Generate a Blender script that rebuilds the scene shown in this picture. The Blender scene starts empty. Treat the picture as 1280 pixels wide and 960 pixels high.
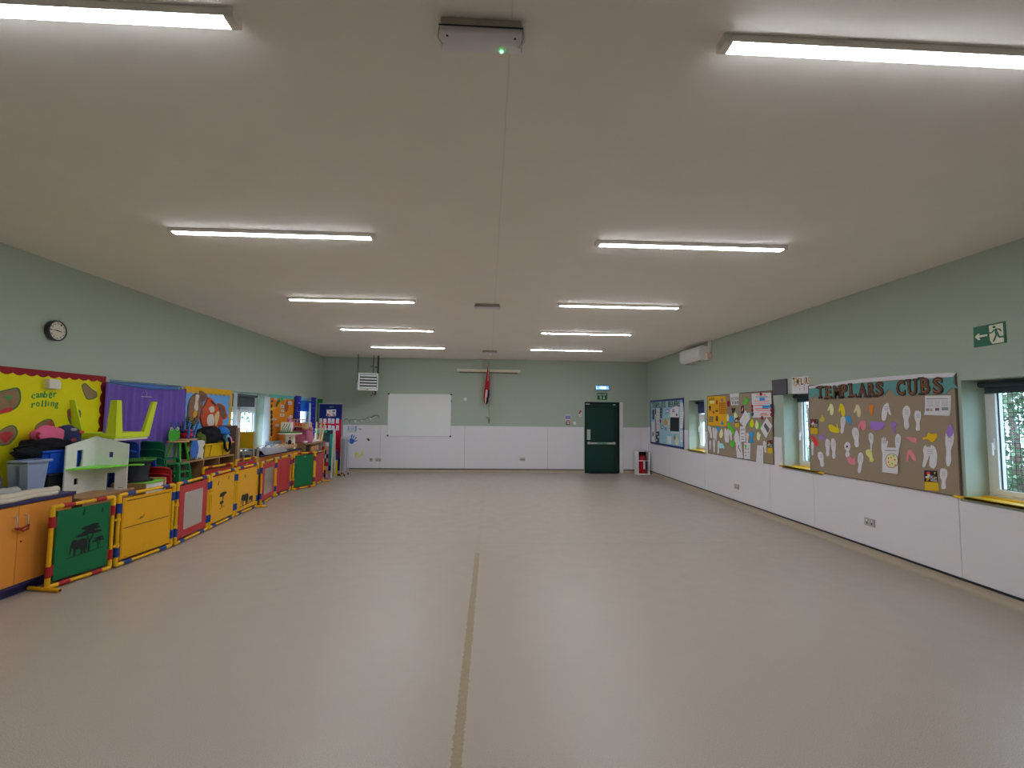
import bpy, bmesh, math, random
from mathutils import Vector, Matrix, noise
from mathutils.geometry import tessellate_polygon
random.seed(7)
SC = bpy.context.scene
LIGHT_STRENGTH, SKY_STRENGTH, EXPOSURE = 52.0, 9.0, 0.0
COL = SC.collection
# ------------------------------------------------------------------ room measures (metres)
XL, XR, YB, YF, H = -4.678, 4.640, 13.58, -2.6, 3.235
CAM = Vector((0, 0, 1.643))
YAW, PITCH, ROLL, FPX = 0.049555, 0.065531, 0.010918, 590.0
_f = Vector((math.sin(YAW)*math.cos(PITCH), math.cos(YAW)*math.cos(PITCH), math.sin(PITCH)))
_r = Vector((math.cos(YAW), -math.sin(YAW), 0)); _u = _r.cross(_f)
RIGHT = math.cos(ROLL)*_r + math.sin(ROLL)*_u
UP = -math.sin(ROLL)*_r + math.cos(ROLL)*_u
FWD = _f
def on(axis, val, px, py):
    d = RIGHT*((px-640)/FPX) + UP*((480-py)/FPX) + FWD
    i = 'xyz'.index(axis)
    return CAM + d*((val-CAM[i])/d[i])
WALL = {'R': ('x', XR, Vector((-1,0,0)), Vector((0,-1,0))),
        'L': ('x', XL, Vector((1,0,0)), Vector((0,1,0))),
        'B': ('y', YB, Vector((0,-1,0)), Vector((1,0,0)))}
ZV = Vector((0,0,1))
def wp(wall, off, px, py):
    ax, v, n, u = WALL[wall]
    return on(ax, v + off*(n.x+n.y), px, py)
# ------------------------------------------------------------------ materials
def lin(c):
    c = c/255.0
    return c/12.92 if c <= .04045 else ((c+.055)/1.055)**2.4
MATS = {}
def mat(name, rgb, rough=.6, metal=0.0, var=.05, scale=14.0, bump=0.0, k=.42, spec=.35, emit=None):
    """rgb: colour as it reads under the room's light; k: how much light falls on white there"""
    if name in MATS: return MATS[name]
    m = bpy.data.materials.new(name); m.use_nodes = True
    nt = m.node_tree; b = nt.nodes['Principled BSDF']
    c = [min(.9, lin(v)/k) for v in rgb]
    tc = nt.nodes.new('ShaderNodeTexCoord'); nz = nt.nodes.new('ShaderNodeTexNoise')
    nz.inputs['Scale'].default_value = scale; nz.inputs['Detail'].default_value = 3
    nt.links.new(tc.outputs['Object'], nz.inputs['Vector'])
    mx = nt.nodes.new('ShaderNodeMix'); mx.data_type = 'RGBA'
    mx.inputs['A'].default_value = (*[v*(1-var) for v in c], 1)
    mx.inputs['B'].default_value = (*[min(1, v*(1+var)) for v in c], 1)
    nt.links.new(nz.outputs['Fac'], mx.inputs['Factor'])
    nt.links.new(mx.outputs['Result'], b.inputs['Base Color'])
    b.inputs['Roughness'].default_value = rough; b.inputs['Metallic'].default_value = metal
    b.inputs['Specular IOR Level'].default_value = spec
    if bump:
        bp = nt.nodes.new('ShaderNodeBump'); bp.inputs['Strength'].default_value = bump; bp.inputs['Distance'].default_value = .01
        nt.links.new(nz.outputs['Fac'], bp.inputs['Height']); nt.links.new(bp.outputs['Normal'], b.inputs['Normal'])
    if emit:
        b.inputs['Emission Color'].default_value = (*emit[0], 1); b.inputs['Emission Strength'].default_value = emit[1]
    MATS[name] = m
    return m
def glass_mat():
    m = bpy.data.materials.new('window_glass'); m.use_nodes = True; nt = m.node_tree
    nt.nodes.remove(nt.nodes['Principled BSDF']); out = nt.nodes['Material Output']
    t = nt.nodes.new('ShaderNodeBsdfTransparent'); g = nt.nodes.new('ShaderNodeBsdfGlossy'); g.inputs['Roughness'].default_value = .02
    t.inputs['Color'].default_value = (.93, .96, .97, 1)
    fr = nt.nodes.new('ShaderNodeFresnel'); fr.inputs['IOR'].default_value = 1.45
    mx = nt.nodes.new('ShaderNodeMixShader')
    geo = nt.nodes.new('ShaderNodeNewGeometry'); fc = nt.nodes.new('ShaderNodeMath'); fc.operation = 'SUBTRACT'; fc.inputs[0].default_value = 1; fc.use_clamp = True
    nt.links.new(geo.outputs['Backfacing'], fc.inputs[1]); ml = nt.nodes.new('ShaderNodeMath'); ml.operation = 'MULTIPLY'
    nt.links.new(fr.outputs[0], ml.inputs[0]); nt.links.new(fc.outputs[0], ml.inputs[1]); nt.links.new(ml.outputs[0], mx.inputs[0]); nt.links.new(t.outputs[0], mx.inputs[1]); nt.links.new(g.outputs[0], mx.inputs[2])
    nt.links.new(mx.outputs[0], out.inputs['Surface'])
    return m
def wood(name, rgb, k=.42, rough=.5):
    if name in MATS: return MATS[name]
    m = mat(name, rgb, rough, var=.05, k=k); nt = m.node_tree
    w = nt.nodes.new('ShaderNodeTexNoise'); w.inputs['Scale'].default_value = 6; w.inputs['Detail'].default_value = 4
    mp = nt.nodes.new('ShaderNodeMapping'); mp.inputs['Scale'].default_value = (12, 1.2, 12)
    tc = [n for n in nt.nodes if n.type == 'TEX_COORD'][0]; mx = [n for n in nt.nodes if n.type == 'MIX'][0]
    nt.links.new(tc.outputs['Object'], mp.inputs['Vector']); nt.links.new(mp.outputs[0], w.inputs['Vector'])
    nt.links.new(w.outputs['Fac'], mx.inputs['Factor'])
    c = [min(.9, lin(v)/k) for v in rgb]
    mx.inputs['A'].default_value = (*[v*.82 for v in c], 1); mx.inputs['B'].default_value = (*[v*1.12 for v in c], 1)
    return m
WHITE = mat('white_plastic', (168,166,166), .4)
PAPER = mat('white_paper', (160,157,160), .8)
PAPER_GREY = mat('print_grey_ink', (105,104,108), .8)
INK = mat('black_ink', (26,26,30), .7)
BLACK = mat('black_plastic', (20,20,24), .5)
BLACKCLOTH = mat('black_cloth', (14,14,18), .95, bump=.5, scale=60)
METAL = mat('brushed_metal', (150,150,150), .3, .9)
ALU = mat('aluminium_trim', (150,150,155), .4, .6)
CREAM = mat('cream_plastic', (165,160,148), .45)
DARKMETAL = mat('dark_steel', (55,48,46), .5, .5)
YEL = mat('yellow_tube_plastic', (178,126,14), .35)
YELBOARD = mat('yellow_panel_plastic', (172,119,10), .4)
REDC = mat('red_clip_plastic', (120,22,26), .4)
BLUEC = mat('blue_clip_plastic', (19,44,98), .4)
GREENBOARD = mat('green_panel_plastic', (6,74,42), .4)
REDBOARD = mat('red_panel_plastic', (134,34,36), .4)
SILH = mat('black_silhouette', (16,22,22), .5)
NAVY = mat('navy_plastic', (30,30,62), .4)
WOOD = wood('light_wood', (122,94,62)); WOODTAN = wood('beech_wood', (160,128,86)); WOODDARK = wood('brown_board', (88,70,60))
LIMEP = mat('lime_plastic', (152,190,34), .4)
GREENP = mat('green_chair_plastic', (14,72,48), .4); BLUEP = mat('blue_chair_plastic', (24,50,118), .4); REDP = mat('red_chair_plastic', (130,20,24), .4)
FRAMEW = mat('white_window_frame', (170,172,165), .35)
GLASS = glass_mat()
BLIND = mat('dark_blind_fabric', (38,48,54), .8)
MINT = mat('mint_wall_paint', (123,131,121), .75, var=.02, scale=30, bump=.03)
SILLY = mat('yellow_sill_paint', (178,130,20), .35)
# ------------------------------------------------------------------ mesh builder
ORG = {}
class MB:
    def __init__(s): s.v=[]; s.f=[]; s.mi=[]; s.mats=[]
    def m(s, mt):
        if mt not in s.mats: s.mats.append(mt)
        return s.mats.index(mt)
    def add(s, vs, fs, mt):
        o = len(s.v); k = s.m(mt)
        s.v += [Vector(p) for p in vs]
        for f in fs: s.f.append([i+o for i in f]); s.mi.append(k)
        return s
    def box(s, x0,x1,y0,y1,z0,z1, mt, M=None):
        vs=[Vector((x,y,z)) for z in (z0,z1) for y in (y0,y1) for x in (x0,x1)]
        if M is not None: vs=[M@p for p in vs]
        return s.add(vs, [(0,2,3,1),(4,5,7,6),(0,1,5,4),(2,6,7,3),(0,4,6,2),(1,3,7,5)], mt)
    def prism(s, pts, d, mt, side=None):
        """closed outline (3-D points) pushed along vector d"""
        pts=[Vector(p) for p in pts]; n=len(pts); d=Vector(d)
        tr=tessellate_polygon([pts])
        nn=Vector((0,0,0))
        for i in range(n): nn += pts[i].cross(pts[(i+1)%n])
        flip = nn.dot(d) < 0
        if flip: pts=pts[::-1]; tr=tessellate_polygon([pts])
        top=[]; bot=[]
        for t in tr:
            a,b,c=t; w=(pts[b]-pts[a]).cross(pts[c]-pts[a])
            if w.dot(d)<0: a,c=c,a
            top.append((a+n,b+n,c+n)); bot.append((c,b,a))
        s.add(pts+[p+d for p in pts], top+bot, mt)
        o=len(s.v)-2*n; k=s.m(side or mt)
        for i in range(n):
            j=(i+1)%n; s.f.append([o+i,o+j,o+j+n,o+i+n]); s.mi.append(k)
        return s
    def tube(s, path, r, mt, seg=8, cap=True, closed=False):
        P=[Vector(p) for p in path]; n=len(P); rs=r if isinstance(r,(list,tuple)) else [r]*n
        rings=[]; up=None
        for i in range(n):
            if closed: t=(P[(i+1)%n]-P[i-1])
            else: t=(P[min(i+1,n-1)]-P[max(i-1,0)])
            t=t.normalized() if t.length>1e-9 else Vector((0,0,1))
            if up is None:
                up=Vector((0,0,1)) if abs(t.z)<.9 else Vector((1,0,0))
            a=t.cross(up)
            if a.length<1e-4: a=t.cross(Vector((1,0.3,0)))
            a.normalize(); up=a.cross(t).normalized()
            rings.append([P[i]+rs[i]*(math.cos(2*math.pi*k/seg)*a+math.sin(2*math.pi*k/seg)*up) for k in range(seg)])
        fs=[]
        for i in range(n if closed else n-1):
            j=(i+1)%n
            for k in range(seg):
                l=(k+1)%seg; fs.append((i*seg+k,i*seg+l,j*seg+l,j*seg+k))
        if cap and not closed: fs += [tuple(range(seg))[::-1], tuple((n-1)*seg+k for k in range(seg))]
        return s.add([p for r_ in rings for p in r_], fs, mt)
    def lathe(s, prof, c, mt, seg=20, M=None):
        c=Vector(c); vs=[]; fs=[]; n=len(prof)
        for r,z in prof:
            for k in range(seg):
                a=2*math.pi*k/seg; p=Vector((r*math.cos(a), r*math.sin(a), z))
                vs.append((M@p if M is not None else p)+c)
        for i in range(n-1):
            for k in range(seg):
                l=(k+1)%seg; fs.append((i*seg+k,i*seg+l,(i+1)*seg+l,(i+1)*seg+k))
        fs += [tuple(range(seg))[::-1], tuple((n-1)*seg+k for k in range(seg))]
        return s.add(vs, fs, mt)
    def blob(s, c, rad, mt, amp=.12, freq=2.0, seed=0, sub=3, flat=None, M=None):
        bm=bmesh.new(); bmesh.ops.create_icosphere(bm, subdivisions=sub, radius=1)
        c=Vector(c); vs=[]
        for v in bm.verts:
            q=v.co.normalized(); k=1+amp*2*(noise.noise(q*freq+Vector((seed*3.1,seed*1.7,seed)))+.38*noise.noise(q*freq*3.1+Vector((seed,seed*2.3,1)))+.16*noise.noise(q*freq*7+Vector((2,seed,seed))))
            p=Vector((q.x*rad[0],q.y*rad[1],q.z*rad[2]))*k
            if flat is not None and p.z<flat: p.z=flat
            vs.append((M@p if M is not None else p)+c)
        fs=[[v.index for v in f.verts] for f in bm.faces]; bm.free()
        return s.add(vs, fs, mt)
    def text(s, st, c, u, v, n, height, mt, depth=.002, width=None, off=.0, align='C'):
        vs, fs, w, h = text_mesh(st, off)
        k=height/h; kx=k if width is None else width/w
        c=Vector(c); P=[]
        for p in vs:
            x=p[0]-(w/2 if align=='C' else 0)
            P.append(c+u*(x*kx)+v*((p[1]-h/2)*k)+n*(depth if p[2]>0 else 0))
        return s.add(P, fs, mt)
    def build(s, name, parent=None, org=None, bevel=0, sharp=35):
        if org is None: org = ORG[parent.name] if parent is not None else Vector((0,0,0))
        org=Vector(org)
        me=bpy.data.meshes.new(name); me.from_pydata([p-org for p in s.v], [], s.f)
        for mt in s.mats: me.materials.append(mt)
        me.polygons.foreach_set('material_index', s.mi)
        me.polygons.foreach_set('use_smooth', [True]*len(s.f)); me.update()
        me.set_sharp_from_angle(angle=math.radians(sharp))
        o=bpy.data.objects.new(name, me); COL.objects.link(o); ORG[o.name]=org
        if parent is not None: o.parent=parent
        else: o.location=org
        if bevel:
            b=o.modifiers.new('edge','BEVEL'); b.width=bevel; b.segments=2; b.limit_method='ANGLE'; b.angle_limit=math.radians(40)
        return o
_TM={}
def text_mesh(st, off):
    key=(st,off)
    if key in _TM: return _TM[key]
    cu=bpy.data.curves.new('lettering','FONT'); cu.body=st; cu.size=1; cu.extrude=.05; cu.offset=off; cu.resolution_u=3
    ob=bpy.data.objects.new('lettering',cu); COL.objects.link(ob)
    dg=bpy.context.evaluated_depsgraph_get(); me=bpy.data.meshes.new_from_object(ob.evaluated_get(dg))
    vs=[tuple(v.co) for v in me.vertices]; fs=[tuple(p.vertices) for p in me.polygons]
    bpy.data.objects.remove(ob); bpy.data.curves.remove(cu); bpy.data.meshes.remove(me)
    if not vs: vs=[(0,0,0)]
    x0=min(v[0] for v in vs); y0=min(v[1] for v in vs)
    vs=[(a-x0,b-y0,c) for a,b,c in vs]
    _TM[key]=(vs,fs,max(max(v[0] for v in vs),1e-3),max(max(v[1] for v in vs),1e-3))
    return _TM[key]
def tag(o, label, cat, group=None):
    o['label']=label; o['category']=cat
    if group: o['group']=group
    return o
def thing(name, label, cat, loc=(0,0,0), rotz=0, group=None, local=False):
    o=bpy.data.objects.new(name,None); COL.objects.link(o); o.empty_display_size=.1
    o.location=loc; o.rotation_euler=(0,0,rotz)
    ORG[o.name]=Vector((0,0,0)) if local else Vector(loc)
    return tag(o,label,cat,group)
def struct(o): o['kind']='structure'; return o
def dup(root, loc, rotz, label, group=None):
    r=root.copy(); COL.objects.link(r); r.location=loc; r.rotation_euler=(0,0,rotz); r['label']=label
    if group: r['group']=group
    for ch in list(root.children):
        c=ch.copy(); COL.objects.link(c); c.parent=r
        for g in list(ch.children):
            d=g.copy(); COL.objects.link(d); d.parent=c
    return r
def smooth_loop(pts, n=4):
    P=[Vector(p) for p in pts]; out=[]; N=len(P)
    for i in range(N):
        a,b,c,d=P[i-1],P[i],P[(i+1)%N],P[(i+2)%N]
        for k in range(n):
            t=k/n
            out.append(.5*((2*b)+(c-a)*t+(2*a-5*b+4*c-d)*t*t+(3*b-a-3*c+d)*t**3))
    return out
def zc(ox, oy, s):
    return lambda x, y: (ox+x/s, oy+y/s)
def single(name, label, cat, mb, org, group=None, bevel=0, sharp=35):
    return tag(mb.build(name, None, org, bevel, sharp), label, cat, group)
def centre(pts):
    c=Vector((0,0,0))
    for p in pts: c+=Vector(p)
    return c/len(pts)
# flat cut-out or sheet on a wall.  pts in photo pixels
def sheet(name, label, cat, wall, pts, mt, off=.021, th=.0025, smooth=False, marks=(), group=None, parent=None, side=None):
    n=WALL[wall][2]; u=WALL[wall][3]
    P=[wp(wall, off, *p) for p in pts]
    if smooth: P=smooth_loop(P)
    mb=MB(); mb.prism(P, n*th, mt, side)
    for ki,k in enumerate(marks):
        f=off+th+.0004*ki
        if k[0]=='poly':
            Q=[wp(wall,f,*p) for p in k[1]]
            if len(k)>3 and k[3]: Q=smooth_loop(Q)
            mb.prism(Q, n*.0012, k[2])
        elif k[0]=='line':   # polyline of metres width
            pp=[wp(wall,f,*p) for p in k[1]]
            for a,b in zip(pp,pp[1:]):
                d=(b-a).normalized(); s_=d.cross(n)*k[2]/2
                mb.prism([a-s_,b-s_,b+s_,a+s_], n*.0012, k[3])
        elif k[0]=='dot':
            c=wp(wall,f,*k[1]); r=k[2]
            mb.prism([c+u*(r*math.cos(t*.5236))+ZV*(r*math.sin(t*.5236)) for t in range(12)], n*.0016, k[3])
        elif k[0]=='text':
            c=wp(wall,f,*k[2]); mb.text(k[1], c, u, ZV, n, k[3], k[4], .0012, k[5] if len(k)>5 else None, .01)
        elif k[0]=='rows':   # printed lines: x0,x1 pixel, list of y
            for (a,b) in k[1]:
                A=wp(wall,f,*a); B=wp(wall,f,*b); h_=k[2]
                mb.prism([A-ZV*h_/2,B-ZV*h_/2,B+ZV*h_/2,A+ZV*h_/2], n*.0010, k[3])
    if parent is not None: return mb.build(name, parent)
    return single(name, label, cat, mb, centre(P), group)
SOLE=[(-.1,.5),(.2,.47),(.44,.32),(.46,.1),(.3,-.12),(.3,-.34),(.14,-.5),(-.14,-.5),(-.3,-.36),(-.22,-.1),(-.44,.1),(-.46,.3),(-.32,.45)]
TOES=[(-.42,.4),(-.3,.5),(-.2,.44),(-.08,.5),(.02,.44),(.14,.5),(.24,.42),(.38,.45),(.47,.25),(.42,.05),(.26,-.15),(.3,-.5),(-.25,-.5),(-.22,-.15),(-.42,.05),(-.48,.25)]
NARROW=[(-.3,.48),(.1,.5),(.46,.34),(.44,.05),(.32,-.2),(.34,-.38),(.15,-.5),(-.15,-.5),(-.32,-.36),(-.26,-.15),(-.42,.05),(-.48,.3)]
MITT=[(-.05,.5),(.25,.45),(.45,.2),(.48,-.1),(.38,-.42),(.15,-.5),(-.02,-.42),(-.08,-.15),(-.1,.08),(-.3,-.1),(-.48,-.12),(-.42,.04),(-.2,.28)]
HAND=[(-.35,.1),(-.32,.45),(-.22,.46),(-.16,.15),(-.1,.5),(.02,.5),(.04,.15),(.12,.46),(.24,.44),(.2,.1),(.36,.3),(.48,.22),(.34,-.12),(.3,-.4),(.05,-.5),(-.25,-.42),(-.38,-.1)]
BLOBS=[(-.4,.3),(-.1,.48),(.3,.4),(.5,.1),(.42,-.3),(.1,-.5),(-.3,-.42),(-.5,-.05)]
LEAF=[(0,.5),(.3,.25),(.45,-.1),(.25,-.42),(0,-.5),(-.25,-.42),(-.45,-.1),(-.3,.25)]
def shp(S, cx, cy, w, h, rot=0, flip=1, conv=None):
    c,s=math.cos(math.radians(rot)),math.sin(math.radians(rot)); out=[]
    for x,y in S:
        X=x*w*flip; Y=-y*h
        p=(cx+c*X-s*Y, cy+s*X+c*Y)
        out.append(conv(*p) if conv else p)
    return out
# ================================================================== THE ROOM SHELL
def floor_mat():
    m=bpy.data.materials.new('speckled_vinyl'); m.use_nodes=True; nt=m.node_tree; N=nt.nodes; Lk=nt.links.new
    b=N['Principled BSDF']; tc=N.new('ShaderNodeTexCoord')
    def noise_(s,d=2):
        n=N.new('ShaderNodeTexNoise'); n.inputs['Scale'].default_value=s; n.inputs['Detail'].default_value=d; Lk(tc.outputs['Object'],n.inputs['Vector']); return n.outputs['Fac']
    def ramp(src,a,b_,ca,cb):
        r=N.new('ShaderNodeMapRange'); r.inputs['From Min'].default_value=a; r.inputs['From Max'].default_value=b_; r.inputs['To Min'].default_value=ca; r.inputs['To Max'].default_value=cb
        Lk(src,r.inputs['Value']); return r.outputs['Result']
    def math_(op,a,b_=None,c=None):
        n=N.new('ShaderNodeMath'); n.operation=op
        for i,v in enumerate((a,b_,c)):
            if v is None: continue
            if isinstance(v,(int,float)): n.inputs[i].default_value=v
            else: Lk(v,n.inputs[i])
        return n.outputs[0]
    def mixc(f,a,b_):
        n=N.new('ShaderNodeMix'); n.data_type='RGBA'
        for k,v in (('A',a),('B',b_)):
            if isinstance(v,tuple): n.inputs[k].default_value=(*v,1)
            else: Lk(v,n.inputs[k])
        if isinstance(f,(int,float)): n.inputs['Factor'].default_value=f
        else: Lk(f,n.inputs['Factor'])
        return n.outputs['Result']
    base=tuple(lin(v)/.42 for v in (129,118,109))
    spk=ramp(noise_(260,1),.40,.62,0,1)
    vo=N.new('ShaderNodeTexVoronoi'); vo.inputs['Scale'].default_value=70; Lk(tc.outputs['Object'],vo.inputs['Vector'])
    chip=ramp(vo.outputs['Distance'],.10,.18,1,0)
    c=mixc(spk,tuple(v*.78 for v in base),tuple(v*1.2 for v in base))
    c=mixc(math_('MULTIPLY',chip,.5),c,tuple(v*.5 for v in base))
    big=ramp(noise_(.9,4),.35,.7,0,.10)
    c=mixc(big,c,tuple(v*.72 for v in base))
    sep=N.new('ShaderNodeSeparateXYZ'); Lk(tc.outputs['Object'],sep.inputs[0]); X,Y=sep.outputs[0],sep.outputs[1]
    # worn tape residue down the middle: X = -0.145 + 0.0072*Y
    cx=math_('MULTIPLY_ADD',Y,.0072,-.145)
    d=math_('ABSOLUTE',math_('SUBTRACT',X,cx))
    rag=ramp(noise_(40,3),.3,.7,-.008,.008)
    band=math_('LESS_THAN',math_('ADD',d,rag),.027)
    near=math_('LESS_THAN',Y,5.75); far=math_('MULTIPLY',math_('GREATER_THAN',Y,5.75),ramp(noise_(3.5,3),.45,.62,0,.22))
    s1=math_('MULTIPLY',band,math_('ADD',math_('MULTIPLY',near,ramp(noise_(60,2),  .2,.8,.55,.9)),far))
    c=mixc(s1,c,tuple(lin(v)/.42 for v in (108,92,64)))
    # weld line across the sheets, and the faint lengthwise welds
    for yy,w_,st in ((6.175,.008,.28),(12.6,.01,.12)):
        ln=math_('LESS_THAN',math_('ABSOLUTE',math_('SUBTRACT',Y,yy)),w_)
        c=mixc(math_('MULTIPLY',ln,st),c,tuple(v*.45 for v in base))
    Lk(c,b.inputs['Base Color'])
    Lk(ramp(noise_(6,4),.3,.7,.30,.42),b.inputs['Roughness']); b.inputs['Specular IOR Level'].default_value=.42
    bp=N.new('ShaderNodeBump'); bp.inputs['Strength'].default_value=.06; bp.inputs['Distance'].default_value=.004; Lk(noise_(180,2),bp.inputs['Height']); Lk(bp.outputs['Normal'],b.inputs['Normal'])
    return m
def ceil_mat():
    m=mat('ceiling_paint',(165,160,154),.85,var=.03,scale=3); nt=m.node_tree; N=nt.nodes; Lk=nt.links.new
    b=N['Principled BSDF']; tc=[n for n in N if n.type=='TEX_COORD'][0]; mx=[n for n in N if n.type=='MIX'][0]
    sep=N.new('ShaderNodeSeparateXYZ'); Lk(tc.outputs['Object'],sep.inputs[0])
    a=N.new('ShaderNodeMath'); a.operation='SUBTRACT'; Lk(sep.outputs[0],a.inputs[0]); a.inputs[1].default_value=.072
    ab=N.new('ShaderNodeMath'); ab.operation='ABSOLUTE'; Lk(a.outputs[0],ab.inputs[0])
    lt=N.new('ShaderNodeMath'); lt.operation='LESS_THAN'; Lk(ab.outputs[0],lt.inputs[0]); lt.inputs[1].default_value=.004
    ml=N.new('ShaderNodeMath'); ml.operation='MULTIPLY'; Lk(lt.outputs[0],ml.inputs[0]); ml.inputs[1].default_value=.14
    m2=N.new('ShaderNodeMix'); m2.data_type='RGBA'; Lk(ml.outputs[0],m2.inputs['Factor']); Lk(mx.outputs['Result'],m2.inputs['A']); m2.inputs['B'].default_value=(.2,.18,.16,1)
    Lk(m2.outputs['Result'],b.inputs['Base Color'])
    return m
FLOORM=floor_mat()
T_=.36
struct(MB().box(XL-T_,XR+T_,YF-T_,YB+T_,-.15,0,FLOORM).build('floor',None,(0,0,0)))
struct(MB().box(XL-T_,XR+T_,YF-T_,YB+T_,H,H+.15,ceil_mat()).build('ceiling',None,(0,0,0)))
def wall_x(name, x0, x1, ops, y0=YF, y1=YB):
    mb=MB(); y=y0
    for (a,b,c,d) in sorted(ops):
        mb.box(x0,x1,y,a,0,H,MINT); mb.box(x0,x1,a,b,0,c,MINT); mb.box(x0,x1,a,b,d,H,MINT); y=b
    mb.box(x0,x1,y,y1,0,H,MINT); struct(mb.build(name,None,(0,0,0)))
OPR=[(3.62,4.405,.88,2.03),(6.42,7.215,.88,2.02),(9.945,10.73,.88,2.02)]
OPL=[(6.06,7.44,.88,2.03),(8.88,10.28,.88,2.03),(11.74,13.10,.88,2.03)]
wall_x('wall_right',XR,XR+T_,OPR); wall_x('wall_left',XL-T_,XL,OPL)
DX0,DX1,DZ=2.79,3.86,2.045
mb=MB(); mb.box(XL-T_,DX0,YB,YB+T_,0,H,MINT); mb.box(DX0,DX1,YB,YB+T_,DZ,H,MINT); mb.box(DX1,XR+T_,YB,YB+T_,0,H,MINT)
struct(mb.build('wall_back',None,(0,0,0)))
struct(MB().box(XL-T_,XR+T_,YF-T_,YF,0,H,MINT).build('wall_front',None,(0,0,0)))
# coved skirting with the dark strip above it
COVE=mat('cove_vinyl',(126,114,100),.45,var=.08,scale=120)
def cove(side,p0,p1,n):
    prof=[(0,.088),(.006,.088),(.008,.05),(.016,.025),(.034,.008),(.06,.002),(.06,0),(0,0)]
    p0,p1,n=Vector(p0),Vector(p1),Vector(n)
    mb=MB(); mb.prism([p0+n*a+ZV*b for a,b in prof],p1-p0,COVE)
    struct(mb.build('baseboard_'+side,None,(0,0,0),sharp=60))
cove('right',(XR,YF,0),(XR,YB,0),(-1,0,0)); cove('left',(XL,YF,0),(XL,YB,0),(1,0,0))
cove('back',(XL,YB,0),(DX0-.02,YB,0),(0,-1,0)); cove('corner',(DX1+.06,YB,0),(XR,YB,0),(0,-1,0))
BSTRIP=mat('dark_strip',(22,20,26),.4)
DADO=mat('white_dado_panel',(164,160,163),.38,var=.015,scale=4,spec=.4); SEAM=mat('panel_joint',(80,72,82),.7)
mb=MB(); mb.box(XR-.013,XR,YF,YB,.086,.108,BSTRIP); struct(mb.build('trim_1',None,(0,0,0)))
mb=MB(); mb.box(XL,DX0-.02,YB-.013,YB,.084,.108,BSTRIP); mb.box(DX1+.06,XR,YB-.013,YB,.084,.108,BSTRIP); struct(mb.build('trim_2',None,(0,0,0)))
def dado_right():
    mb=MB(); g=.0025; DZ1=1.335
    cuts=[YF,-.6,1.9,4.48,6.565,7.61,9.94,11.9,YB]
    for a,b in zip(cuts,cuts[1:]):
        segs=[(a+g,b-g)]
        for (o0,o1,c,d) in OPR:
            o0-=.05; o1+=.055; ns=[]
            for s in segs:
                if s[1]<=o0 or s[0]>=o1: ns.append(s); continue
                if s[0]<o0: ns.append((s[0],o0))
                if s[1]>o1: ns.append((o1,s[1]))
                mb.box(XR-.008,XR,max(s[0],o0),min(s[1],o1),.104,c-.03,DADO)
            segs=ns
        for s in segs: mb.box(XR-.008,XR,s[0],s[1],.104,DZ1,DADO)
        if b<YB: mb.box(XR-.002,XR,b-.004,b+.004,.104,.85,SEAM)
    struct(mb.build('trim_3',None,(0,0,0)))
dado_right()
mb=MB(); cuts=[XL,-3.03,-.66,1.72,DX0-.02]
for a,b in zip(cuts,cuts[1:]):
    mb.box(a+.0025,b-.0025,YB-.008,YB,.104,1.318,DADO); mb.box(b-.004,b+.004,YB-.002,YB,.104,1.3,SEAM)
mb.box(DX1+.06,4.44,YB-.008,YB,.104,1.32,DADO); mb.box(4.445,XR,YB-.008,YB,.104,1.32,DADO)
struct(mb.build('trim_4',None,(0,0,0)))
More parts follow.
